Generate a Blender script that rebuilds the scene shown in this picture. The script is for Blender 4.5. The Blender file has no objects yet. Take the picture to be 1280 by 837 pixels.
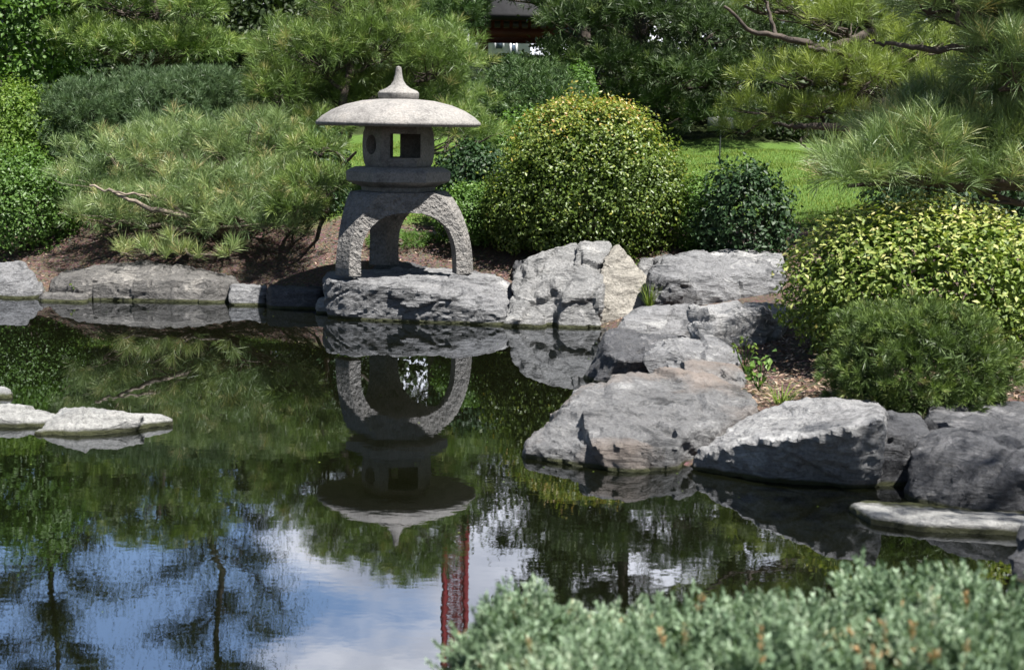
import bpy, bmesh, math, random
import numpy as np
from mathutils import Vector, Matrix, noise as mnoise

R = math.radians
sc = bpy.context.scene
col = sc.collection
rng = np.random.default_rng(7)
random.seed(7)

# ------------------------------------------------------------------ camera
F = 1815.0; CX, CY = 640.0, 418.5
CAMZ = 1.6
PITCH, ROLL = R(8.35), R(1.0)
fwd = np.array([0, math.cos(PITCH), -math.sin(PITCH)])
up0 = np.array([0, math.sin(PITCH), math.cos(PITCH)])
X0 = np.array([1.0, 0, 0])
rt = math.cos(ROLL) * X0 + math.sin(ROLL) * up0
up = -math.sin(ROLL) * X0 + math.cos(ROLL) * up0

def at(px, py, Y):
    d = (px - CX) / F * rt + (CY - py) / F * up + fwd
    t = Y / d[1]
    return np.array([0, 0, CAMZ]) + t * d
def W(px, py, z=0.0):
    d = (px - CX) / F * rt + (CY - py) / F * up + fwd
    t = (z - CAMZ) / d[2]
    return np.array([0, 0, CAMZ]) + t * d
def ppm(Y):
    return F / Y

cd = bpy.data.cameras.new('camera'); cam = bpy.data.objects.new('camera', cd); col.objects.link(cam)
cd.sensor_width = 36; cd.lens = 36 * F / 1280; cd.clip_end = 2000; cd.clip_start = 0.05
m = Matrix(((rt[0], up[0], -fwd[0], 0), (rt[1], up[1], -fwd[1], 0), (rt[2], up[2], -fwd[2], CAMZ), (0, 0, 0, 1)))
cam.matrix_world = m
cd.dof.use_dof = True; cd.dof.focus_distance = 11.5; cd.dof.aperture_fstop = 4.6
sc.camera = cam

# ------------------------------------------------------------------ tagging
def tag(o, label=None, cat=None, group=None, kind=None):
    if label: o['label'] = label
    if cat: o['category'] = cat
    if group: o['group'] = group
    if kind: o['kind'] = kind
    return o
def thing(name, label, cat, loc, group=None):
    o = bpy.data.objects.new(name, None); col.objects.link(o)
    o.empty_display_size = .2
    o.location = Vector(loc)
    return tag(o, label, cat, group)
def link(name, me, mat=None, parent=None):
    o = bpy.data.objects.new(name, me); col.objects.link(o)
    if mat is not None:
        me.materials.clear(); me.materials.append(mat)
    if parent is not None:
        o.parent = parent
        o.location = -Vector(parent.location) if parent.type == 'EMPTY' else Vector((0, 0, 0))
    return o

# ------------------------------------------------------------------ numpy mesh builder
class MB:
    def __init__(s): s.v = []; s.f = []; s.t = []; s.n = 0
    def add(s, v, f, t=None):
        v = np.asarray(v, float); f = np.asarray(f, np.int64)
        s.v.append(v); s.f.append(f + s.n); s.n += len(v)
        s.t.append(np.zeros(len(v)) if t is None else np.broadcast_to(t, (len(v),)).astype(float))
    def mesh(s, name, smooth=False):
        v = np.concatenate(s.v); t = np.concatenate(s.t)
        me = bpy.data.meshes.new(name)
        me.vertices.add(len(v)); me.vertices.foreach_set('co', v.ravel())
        idx = np.concatenate([f.ravel() for f in s.f])
        tot = np.concatenate([np.full(len(f), f.shape[1]) for f in s.f])
        me.loops.add(len(idx)); me.loops.foreach_set('vertex_index', idx.astype(np.int32))
        me.polygons.add(len(tot))
        st = np.concatenate([[0], np.cumsum(tot)[:-1]])
        me.polygons.foreach_set('loop_start', st.astype(np.int32))
        if smooth: me.polygons.foreach_set('use_smooth', np.ones(len(tot), bool))
        a = me.attributes.new('tint', 'FLOAT', 'POINT'); a.data.foreach_set('value', t.astype(np.float32))
        me.update(calc_edges=True); me.validate()
        return me
    def build(s, name, mat, parent=None, smooth=False):
        return link(name, s.mesh(name, smooth), mat, parent)

def nrm(a):
    return a / np.maximum(np.linalg.norm(a, axis=-1, keepdims=True), 1e-9)
def rdir(n):
    return nrm(rng.normal(size=(n, 3)))
def perp(a):
    r = rdir(len(a)); p = np.cross(a, r); return nrm(p)
def lump(p, s=1.0, seed=0.0):
    x, y, z = p[:, 0] * s + seed, p[:, 1] * s + seed * 1.7, p[:, 2] * s - seed
    return (np.sin(2.1 * x + 1.3 * np.sin(1.7 * y + z)) + np.sin(2.7 * y + 1.1 * np.sin(2.3 * z + x * 1.3) + 1) +
            np.sin(3.1 * z + 1.2 * np.sin(1.9 * x - y) + 2)) / 3

def leaves(mb, C, N, size, asp=.6, tint=None, fold=.15):
    """one folded pointed leaf (4 vertices, 2 faces) at every point of C, facing N"""
    n = len(C); size = np.broadcast_to(size, (n,))[:, None]
    N = nrm(N); T = perp(N); B = np.cross(N, T)
    a = C - T * size * .5; b = C + T * size * .5
    l = C + B * size * asp * .5 + N * size * fold - T * size * .05
    r = C - B * size * asp * .5 + N * size * fold - T * size * .05
    v = np.stack([a, r, b, l], 1).reshape(-1, 3)
    i = np.arange(n)[:, None] * 4
    f = np.concatenate([i + [0, 1, 2], i + [0, 2, 3]])
    t = rng.random(n) if tint is None else tint
    mb.add(v, f, np.repeat(t, 4))

def needles(mb, P, A, k, L, w, spread=(12, 75), stalk=.0, tint=None, bend=.12):
    """tufts of k thin needles round axes A, each needle one thin triangle"""
    m_ = len(P); A = nrm(A)
    ax = np.repeat(A, k, 0); base = np.repeat(P, k, 0)
    ang = np.radians(rng.uniform(spread[0], spread[1], m_ * k))[:, None]
    q = perp(ax)
    d = ax * np.cos(ang) + q * np.sin(ang)
    base = base + ax * (rng.random((m_ * k, 1)) * stalk)
    ll = (np.repeat(np.broadcast_to(L, (m_,)), k) * rng.uniform(.7, 1.1, m_ * k))[:, None]
    tip = base + d * ll; tip[:, 2] -= (bend * ll[:, 0]) * rng.random(m_ * k)
    s = np.cross(d, rdir(m_ * k)); s = nrm(s) * w * .5
    midp = base + d * ll * .5
    v = np.stack([base, midp - s, tip, midp + s], 1).reshape(-1, 3)
    i = np.arange(m_ * k)[:, None] * 4
    f = i + [0, 1, 2, 3]
    t = rng.random(m_) if tint is None else tint
    t = np.repeat(t, k) + rng.uniform(-.12, .12, m_ * k)
    mb.add(v, f, np.repeat(t, 4))

def tube(mb, pts, rad, k=6, tint=0.0):
    pts = np.asarray(pts, float); n = len(pts); rad = np.broadcast_to(rad, (n,))
    tan = nrm(np.gradient(pts, axis=0))
    ref = np.array([0.3, .5, 1.0]); u = nrm(np.cross(tan, ref)); w = np.cross(tan, u)
    a = np.arange(k) / k * 2 * math.pi
    v = pts[:, None] + rad[:, None, None] * (np.cos(a)[None, :, None] * u[:, None] + np.sin(a)[None, :, None] * w[:, None])
    v = v.reshape(-1, 3)
    i = np.arange(n - 1)[:, None] * k; j = np.arange(k)[None]; j2 = (j + 1) % k
    f = np.stack([i + j, i + j2, i + k + j2, i + k + j], -1).reshape(-1, 4)
    mb.add(v, f, tint)
def wiggle(p0, p1, n=8, amp=.06, sag=0.0):
    p0 = np.asarray(p0, float); p1 = np.asarray(p1, float)
    t = np.linspace(0, 1, n)[:, None]
    p = p0 + (p1 - p0) * t
    L = np.linalg.norm(p1 - p0)
    off = np.cumsum(rng.normal(size=(n, 3)), 0) * amp * L / math.sqrt(n)
    off = off - off[0] - (off[-1] - off[0]) * t
    p = p + off; p[:, 2] += sag * L * np.sin(math.pi * t[:, 0])
    return p

def shell(c, r, n, lo=.75, hi=1.03, zmin=-.4, amp=.12, s=2.0, seed=0.0, facing=False):
    """points spread through the outer shell of an uneven ellipsoid"""
    c = np.asarray(c, float); r = np.asarray(r, float)
    d = rdir(int(n * 2.2)); d = d[d[:, 2] > zmin]
    if facing: d = d[d[:, 1] < .35]
    d = d[:n] if len(d) > n else d
    q = d ** 1
    rr = 1 + amp * lump(d * 1.0, s * 2.2, seed) + amp * .5 * lump(d, s * 5.1, seed + 3)
    k = rng.uniform(lo ** 3, hi ** 3, len(d)) ** (1 / 3) * rr
    P = c + q * r * k[:, None]
    Nn = nrm(d / r)
    return P, Nn, k / rr

# ------------------------------------------------------------------ materials
def newmat(name):
    mt = bpy.data.materials.new(name); mt.use_nodes = True
    nt = mt.node_tree; nt.nodes.clear()
    return mt, nt, nt.nodes, nt.links
def ramp(nd, stops, interp='LINEAR'):
    r = nd.new('ShaderNodeValToRGB'); cr = r.color_ramp; cr.interpolation = interp
    while len(cr.elements) > 1: cr.elements.remove(cr.elements[-1])
    cr.elements[0].position = stops[0][0]; cr.elements[0].color = (*stops[0][1], 1)
    for p, c in stops[1:]:
        e = cr.elements.new(p); e.color = (*c, 1)
    return r
def leafmat(name, stops, rough=.5, trans=.3, spec=.35):
    mt, nt, nd, lk = newmat(name)
    at_ = nd.new('ShaderNodeAttribute'); at_.attribute_name = 'tint'
    rp = ramp(nd, stops); lk.new(at_.outputs['Fac'], rp.inputs[0])
    p = nd.new('ShaderNodeBsdfPrincipled'); p.inputs['Roughness'].default_value = rough
    p.inputs['Specular IOR Level'].default_value = spec
    lk.new(rp.outputs[0], p.inputs['Base Color'])
    o = nd.new('ShaderNodeOutputMaterial')
    if trans > 0:
        tr = nd.new('ShaderNodeBsdfTranslucent'); mx = nd.new('ShaderNodeMixShader'); mx.inputs[0].default_value = trans
        g = nd.new('ShaderNodeMixRGB'); g.blend_type = 'MULTIPLY'; g.inputs[0].default_value = 1
        g.inputs[2].default_value = (1.15, 1.25, .6, 1)
        lk.new(rp.outputs[0], g.inputs[1]); lk.new(g.outputs[0], tr.inputs[0])
        lk.new(p.outputs[0], mx.inputs[1]); lk.new(tr.outputs[0], mx.inputs[2]); lk.new(mx.outputs[0], o.inputs[0])
    else: lk.new(p.outputs[0], o.inputs[0])
    return mt
def plainmat(name, c, rough=.7, var=.25, scale=8, bump=.3, metallic=0, dist=.02):
    mt, nt, nd, lk = newmat(name)
    tc = nd.new('ShaderNodeTexCoord'); nz = nd.new('ShaderNodeTexNoise'); nz.inputs['Scale'].default_value = scale
    nz.inputs['Detail'].default_value = 8; lk.new(tc.outputs['Object'], nz.inputs['Vector'])
    rp = ramp(nd, [(.3, tuple(x * (1 - var) for x in c)), (.7, tuple(min(1, x * (1 + var)) for x in c))])
    lk.new(nz.outputs['Fac'], rp.inputs[0])
    p = nd.new('ShaderNodeBsdfPrincipled'); p.inputs['Roughness'].default_value = rough; p.inputs['Metallic'].default_value = metallic
    lk.new(rp.outputs[0], p.inputs['Base Color'])
    b = nd.new('ShaderNodeBump'); b.inputs['Strength'].default_value = bump; b.inputs['Distance'].default_value = dist
    lk.new(nz.outputs['Fac'], b.inputs['Height']); lk.new(b.outputs[0], p.inputs['Normal'])
    o = nd.new('ShaderNodeOutputMaterial'); lk.new(p.outputs[0], o.inputs[0])
    return mt
def rockmat(name, dark, mid, light, stain=None, scale=1.0, vein=.25, layer=(1, 1, 3)):
    mt, nt, nd, lk = newmat(name)
    tc = nd.new('ShaderNodeNewGeometry')
    mp = nd.new('ShaderNodeMapping'); mp.inputs['Scale'].default_value = layer; mp.inputs['Rotation'].default_value = (R(20), R(-35), R(25))
    lk.new(tc.outputs['Position'], mp.inputs['Vector'])
    def noise_(vec, s, d=8, rg=.6, dist=0):
        n = nd.new('ShaderNodeTexNoise'); n.inputs['Scale'].default_value = s; n.inputs['Detail'].default_value = d
        n.inputs['Roughness'].default_value = rg; n.inputs['Distortion'].default_value = dist
        lk.new(vec, n.inputs['Vector']); return n
    big = noise_(tc.outputs['Position'], 2.2 * scale, 6, .6, .5)
    lay = noise_(mp.outputs[0], 5 * scale, 10, .68, 1.2)
    fine = noise_(tc.outputs['Position'], 55 * scale, 6, .75)
    add = nd.new('ShaderNodeMath'); add.operation = 'MULTIPLY_ADD'; add.inputs[1].default_value = .55; lk.new(lay.outputs['Fac'], add.inputs[0]); 
    m2 = nd.new('ShaderNodeMath'); m2.operation = 'MULTIPLY'; m2.inputs[1].default_value = .45; lk.new(big.outputs['Fac'], m2.inputs[0]); lk.new(m2.outputs[0], add.inputs[2])
    rp = ramp(nd, [(.39, dark), (.47, mid), (.54, mid), (.62, light)]); lk.new(add.outputs[0], rp.inputs[0])
    c = rp.outputs[0]
    # speckle
    sp = ramp(nd, [(.3, (.55, .55, .55)), (.5, (1, 1, 1)), (.7, (1.35, 1.35, 1.35))]); lk.new(fine.outputs['Fac'], sp.inputs[0])
    mu = nd.new('ShaderNodeMixRGB'); mu.blend_type = 'MULTIPLY'; mu.inputs[0].default_value = 1; lk.new(c, mu.inputs[1]); lk.new(sp.outputs[0], mu.inputs[2]); c = mu.outputs[0]
    # pale veins
    vn = noise_(mp.outputs[0], 1.7 * scale, 5, .6, 1.8)
    vr = ramp(nd, [(.494, (0, 0, 0)), (.5, (1, 1, 1)), (.506, (0, 0, 0))]); lk.new(vn.outputs['Fac'], vr.inputs[0])
    vm = nd.new('ShaderNodeMath'); vm.operation = 'MULTIPLY'; vm.inputs[1].default_value = vein; lk.new(vr.outputs[0], vm.inputs[0])
    mv = nd.new('ShaderNodeMixRGB'); mv.inputs[2].default_value = (.5, .49, .47, 1); lk.new(vm.outputs[0], mv.inputs[0]); lk.new(c, mv.inputs[1]); c = mv.outputs[0]
    if stain:
        sn = noise_(tc.outputs['Position'], 1.3, 4, .5, .6)
        sr = ramp(nd, [(.48, (0, 0, 0)), (.6, (1, 1, 1))]); lk.new(sn.outputs['Fac'], sr.inputs[0])
        sm = nd.new('ShaderNodeMath'); sm.operation = 'MULTIPLY'; sm.inputs[1].default_value = .75; lk.new(sr.outputs[0], sm.inputs[0])
        ms = nd.new('ShaderNodeMixRGB'); ms.inputs[2].default_value = (*stain, 1); lk.new(sm.outputs[0], ms.inputs[0]); lk.new(c, ms.inputs[1]); c = ms.outputs[0]
    # algae and damp line just above the water
    sep = nd.new('ShaderNodeSeparateXYZ'); lk.new(tc.outputs['Position'], sep.inputs[0])
    wob = nd.new('ShaderNodeMath'); wob.operation = 'MULTIPLY_ADD'; wob.inputs[1].default_value = -.03; lk.new(big.outputs['Fac'], wob.inputs[0]); lk.new(sep.outputs[2], wob.inputs[2])
    zr = ramp(nd, [(.0, (1, 1, 1)), (.012, (0, 0, 0))]); lk.new(wob.outputs[0], zr.inputs[0])
    mw = nd.new('ShaderNodeMixRGB'); mw.inputs[2].default_value = (.05, .055, .02, 1); lk.new(zr.outputs[0], mw.inputs[0]); lk.new(c, mw.inputs[1]); c = mw.outputs[0]
    p = nd.new('ShaderNodeBsdfPrincipled'); p.inputs['Roughness'].default_value = .72; p.inputs['Specular IOR Level'].default_value = .35
    lk.new(c, p.inputs['Base Color'])
    b1 = nd.new('ShaderNodeBump'); b1.inputs['Strength'].default_value = 1; b1.inputs['Distance'].default_value = .08; lk.new(lay.outputs['Fac'], b1.inputs['Height'])
    b2 = nd.new('ShaderNodeBump'); b2.inputs['Strength'].default_value = .6; b2.inputs['Distance'].default_value = .012; lk.new(fine.outputs['Fac'], b2.inputs['Height']); lk.new(b1.outputs[0], b2.inputs['Normal'])
    lk.new(b2.outputs[0], p.inputs['Normal'])
    o = nd.new('ShaderNodeOutputMaterial'); lk.new(p.outputs[0], o.inputs[0])
    return mt

M = {}
M['bark'] = plainmat('bark', (.07, .055, .045), .9, .5, 14, .9)
M['bark_low'] = plainmat('bark_low', (.19, .155, .125), .9, .6, 20, .8)
M['bark_pale'] = plainmat('bark_pale', (.30, .26, .21), .9, .4, 20, .8)
M['rock_grey'] = rockmat('rock_grey', (.07, .072, .078), (.22, .222, .23), (.42, .42, .42))
M['rock_pale'] = rockmat('rock_pale', (.12, .122, .125), (.25, .25, .25), (.40, .395, .385), vein=.15)
M['rock_tan'] = rockmat('rock_tan', (.22, .205, .18), (.33, .31, .275), (.42, .40, .36), vein=.15)
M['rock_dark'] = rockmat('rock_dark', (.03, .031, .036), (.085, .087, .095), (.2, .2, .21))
M['rock_brown'] = rockmat('rock_brown', (.05, .051, .054), (.17, .171, .175), (.33, .33, .33), stain=(.25, .205, .175))
M['rock_white'] = rockmat('rock_white', (.20, .20, .198), (.33, .33, .32), (.42, .415, .40), vein=.1)
M['rock_slab'] = rockmat('rock_slab', (.15, .15, .155), (.30, .30, .305), (.50, .50, .50), vein=.3)
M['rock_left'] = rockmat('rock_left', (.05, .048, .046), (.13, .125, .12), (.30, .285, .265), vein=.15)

# ------------------------------------------------------------------ terrain
POND = [W(*p)[:2] for p in [(-700, 352), (-120, 362), (40, 372), (300, 378), (405, 386), (600, 403), (735, 408), (765, 420), (740, 470), (770, 490), (745, 560), (860, 590), (980, 606), (1110, 604), (1125, 640), (1290, 655)]]
POND += [np.array(p) for p in [(2.6, 5.0), (2.0, 4.0), (.9, 3.0), (-.2, 2.2), (-3, 1.3), (-8, .5), (-22, 2)]]
POND = np.array(POND)
def pond_sd(x, y):
    P = POND; n = len(P); d = np.full(x.shape, 1e9); ins = np.zeros(x.shape, bool)
    for i in range(n):
        a, b = P[i], P[(i + 1) % n]
        ex, ey = b - a; wx, wy = x - a[0], y - a[1]
        t = np.clip((wx * ex + wy * ey) / (ex * ex + ey * ey), 0, 1)
        d = np.minimum(d, np.hypot(wx - ex * t, wy - ey * t))
        c = ((a[1] <= y) & (b[1] > y)) | ((b[1] <= y) & (a[1] > y))
        with np.errstate(divide='ignore', invalid='ignore'):
            xi = a[0] + (y - a[1]) / (ey if ey != 0 else 1e-9) * ex
        ins ^= c & (x < xi)
    return np.where(ins, -d, d)
def ground_z(x, y):
    x = np.asarray(x, float); y = np.asarray(y, float)
    sd = pond_sd(x, y)
    bank = np.where(sd < 0, np.maximum(-.7, sd * .8) - .04, -.04 + .16 * (1 - np.exp(-np.maximum(sd, 0) * 3)))
    prof = np.interp(y, [0, 6, 9, 11.5, 13, 16, 22, 26, 32, 45, 70, 160, 600], [0, .06, .16, .28, .42, .72, 1.12, 1.7, 2.5, 3.4, 4.6, 6, 9])
    s = np.clip(sd / 2.0, 0, 1); s = s * s * (3 - 2 * s)
    rough = .025 * (np.sin(x * 2.3 + np.sin(y * 1.7)) + np.sin(y * 3.1 + 1.3 * np.sin(x * 2.9)))
    return bank + prof * s + rough * np.clip(sd, 0, 1)
def gz(x, y): return float(ground_z(np.array([x]), np.array([y]))[0])

def sheet(xs, ys, zf):
    X, Y = np.meshgrid(xs, ys); Z = zf(X.ravel(), Y.ravel())
    v = np.stack([X.ravel(), Y.ravel(), Z], 1)
    nx, ny = len(xs), len(ys)
    i = np.arange(ny - 1)[:, None] * nx + np.arange(nx - 1)[None]
    f = np.stack([i, i + 1, i + nx + 1, i + nx], -1).reshape(-1, 4)
    return v, f
xs = np.concatenate([[-700, -400, -200, -120, -80, -50, -35, -26, -20, -16], np.arange(-13, 10, .12), [11, 13, 16, 20, 26, 35, 50, 80, 120, 200, 400, 700]])
ys = np.concatenate([[-300, -100, -40, -15, -6, -2], np.arange(0, 24, .12), np.arange(24.5, 60, 1.5), [65, 75, 90, 120, 180, 300, 700]])
v, f = sheet(xs, ys, ground_z)
mb = MB(); mb.add(v, f)
# ground material: wood mulch in the beds, mown lawn beyond
mt, nt, nd, lk = newmat('ground')
g = nd.new('ShaderNodeNewGeometry'); sep = nd.new('ShaderNodeSeparateXYZ'); lk.new(g.outputs['Position'], sep.inputs[0])
def nz(s, d=8, rg=.6, vec=None):
    n = nd.new('ShaderNodeTexNoise'); n.inputs['Scale'].default_value = s; n.inputs['Detail'].default_value = d; n.inputs['Roughness'].default_value = rg
    lk.new(vec or g.outputs['Position'], n.inputs['Vector']); return n
n1 = nz(60, 6, .8); n2 = nz(1.5, 4); vo = nd.new('ShaderNodeTexVoronoi'); vo.inputs['Scale'].default_value = 45; lk.new(g.outputs['Position'], vo.inputs['Vector'])
rp = ramp(nd, [(.25, (.04, .022, .015)), (.45, (.11, .07, .048)), (.6, (.19, .13, .095)), (.8, (.32, .25, .20))]); lk.new(n1.outputs['Fac'], rp.inputs[0])
vm = nd.new('ShaderNodeMixRGB'); vm.blend_type = 'OVERLAY'; vm.inputs[0].default_value = .35; lk.new(rp.outputs[0], vm.inputs[1]); lk.new(vo.outputs['Color'], vm.inputs[2])
hs = nd.new('ShaderNodeHueSaturation'); hs.inputs['Saturation'].default_value = .75; lk.new(vm.outputs[0], hs.inputs['Color'])
gr = ramp(nd, [(.3, (.05, .09, .02)), (.5, (.10, .18, .036)), (.7, (.16, .24, .05))]); n3 = nz(25, 8, .8); lk.new(n3.outputs['Fac'], gr.inputs[0])
# lawn edge: y > 12.6 + wobble
wb = nd.new('ShaderNodeMath'); wb.operation = 'MULTIPLY_ADD'; wb.inputs[1].default_value = 1.2; lk.new(n2.outputs['Fac'], wb.inputs[0]); lk.new(sep.outputs[1], wb.inputs[2])
gt = nd.new('ShaderNodeMapRange'); gt.inputs['From Min'].default_value = 14.55; gt.inputs['From Max'].default_value = 14.75; lk.new(wb.outputs[0], gt.inputs['Value'])
gt2 = nd.new('ShaderNodeMapRange'); gt2.inputs['From Min'].default_value = 23.6; gt2.inputs['From Max'].default_value = 23.3; lk.new(wb.outputs[0], gt2.inputs['Value'])
gm = nd.new('ShaderNodeMath'); gm.operation = 'MULTIPLY'; lk.new(gt.outputs[0], gm.inputs[0]); lk.new(gt2.outputs[0], gm.inputs[1])
mx = nd.new('ShaderNodeMixRGB'); lk.new(gm.outputs[0], mx.inputs[0]); lk.new(hs.outputs[0], mx.inputs[1]); lk.new(gr.outputs[0], mx.inputs[2])
# ground cover beyond the lawn, shade of the trees put into its dark colour
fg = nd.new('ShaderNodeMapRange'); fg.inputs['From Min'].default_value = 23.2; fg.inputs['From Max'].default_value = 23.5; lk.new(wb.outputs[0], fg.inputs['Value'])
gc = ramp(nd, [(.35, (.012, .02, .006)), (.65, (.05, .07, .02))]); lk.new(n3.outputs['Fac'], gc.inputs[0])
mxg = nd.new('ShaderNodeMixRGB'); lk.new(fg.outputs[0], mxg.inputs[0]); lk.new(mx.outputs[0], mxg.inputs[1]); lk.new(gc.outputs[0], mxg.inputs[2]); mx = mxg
# pond bed mud
bd = nd.new('ShaderNodeMapRange'); bd.inputs['From Min'].default_value = -.02; bd.inputs['From Max'].default_value = -.08; lk.new(sep.outputs[2], bd.inputs['Value'])
mx2 = nd.new('ShaderNodeMixRGB'); mx2.inputs[2].default_value = (.035, .032, .012, 1); lk.new(bd.outputs[0], mx2.inputs[0]); lk.new(mx.outputs[0], mx2.inputs[1])
p = nd.new('ShaderNodeBsdfPrincipled'); p.inputs['Roughness'].default_value = .95; p.inputs['Specular IOR Level'].default_value = .15; lk.new(mx2.outputs[0], p.inputs['Base Color'])
b = nd.new('ShaderNodeBump'); b.inputs['Strength'].default_value = 1; b.inputs['Distance'].default_value = .03; lk.new(n1.outputs['Fac'], b.inputs['Height']); lk.new(b.outputs[0], p.inputs['Normal'])
o = nd.new('ShaderNodeOutputMaterial'); lk.new(p.outputs[0], o.inputs[0])
M['ground'] = mt
tag(mb.build('ground', mt, smooth=True), kind='structure')

# ------------------------------------------------------------------ water
mt, nt, nd, lk = newmat('water')
g = nd.new('ShaderNodeNewGeometry')
mp = nd.new('ShaderNodeMapping'); mp.inputs['Scale'].default_value = (1, 1.6, 1); lk.new(g.outputs['Position'], mp.inputs['Vector'])
n1 = nd.new('ShaderNodeTexNoise'); n1.inputs['Scale'].default_value = 4.5; n1.inputs['Detail'].default_value = 3; n1.inputs['Roughness'].default_value = .5; lk.new(mp.outputs[0], n1.inputs['Vector'])
n2 = nd.new('ShaderNodeTexNoise'); n2.inputs['Scale'].default_value = 16; n2.inputs['Detail'].default_value = 2; lk.new(mp.outputs[0], n2.inputs['Vector'])
n3 = nd.new('ShaderNodeTexNoise'); n3.inputs['Scale'].default_value = .55; n3.inputs['Detail'].default_value = 2; lk.new(g.outputs['Position'], n3.inputs['Vector'])
# ripples fade to a calm surface near the far bank
sep = nd.new('ShaderNodeSeparateXYZ'); lk.new(g.outputs['Position'], sep.inputs[0])
ca = nd.new('ShaderNodeMapRange'); ca.inputs['From Min'].default_value = 9.2; ca.inputs['From Max'].default_value = 7.2; ca.inputs['To Min'].default_value = .12; ca.inputs['To Max'].default_value = 1; lk.new(sep.outputs[1], ca.inputs['Value'])
ms = nd.new('ShaderNodeMath'); ms.operation = 'MULTIPLY_ADD'; ms.inputs[1].default_value = .25; lk.new(n2.outputs['Fac'], ms.inputs[0]); lk.new(n1.outputs['Fac'], ms.inputs[2])
mm = nd.new('ShaderNodeMath'); mm.operation = 'MULTIPLY'; lk.new(n3.outputs['Fac'], mm.inputs[0]); lk.new(ca.outputs[0], mm.inputs[1])
b = nd.new('ShaderNodeBump'); b.inputs['Distance'].default_value = .00065; lk.new(ms.outputs[0], b.inputs['Height']); lk.new(mm.outputs[0], b.inputs['Strength'])
gl = nd.new('ShaderNodeBsdfGlossy'); gl.inputs['Roughness'].default_value = .0; gl.inputs['Color'].default_value = (.9, .93, 1, 1); lk.new(b.outputs[0], gl.inputs['Normal'])
df = nd.new('ShaderNodeBsdfDiffuse'); df.inputs['Color'].default_value = (.006, .007, .003, 1)
tr = nd.new('ShaderNodeBsdfTransparent'); tr.inputs['Color'].default_value = (.16, .16, .08, 1)
mx0 = nd.new('ShaderNodeMixShader'); mx0.inputs[0].default_value = .5; lk.new(df.outputs[0], mx0.inputs[1]); lk.new(tr.outputs[0], mx0.inputs[2])
fr = nd.new('ShaderNodeFresnel'); fr.inputs['IOR'].default_value = 3.0; lk.new(b.outputs[0], fr.inputs['Normal'])
mx = nd.new('ShaderNodeMixShader'); lk.new(fr.outputs[0], mx.inputs[0]); lk.new(mx0.outputs[0], mx.inputs[1]); lk.new(gl.outputs[0], mx.inputs[2])
o = nd.new('ShaderNodeOutputMaterial'); lk.new(mx.outputs[0], o.inputs[0])
M['water'] = mt
mb = MB(); v, f = sheet(np.linspace(-26, 6, 5), np.linspace(.2, 15, 4), lambda x, y: np.zeros_like(x)); mb.add(v, f)
tag(mb.build('water', mt), kind='structure')

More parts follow.
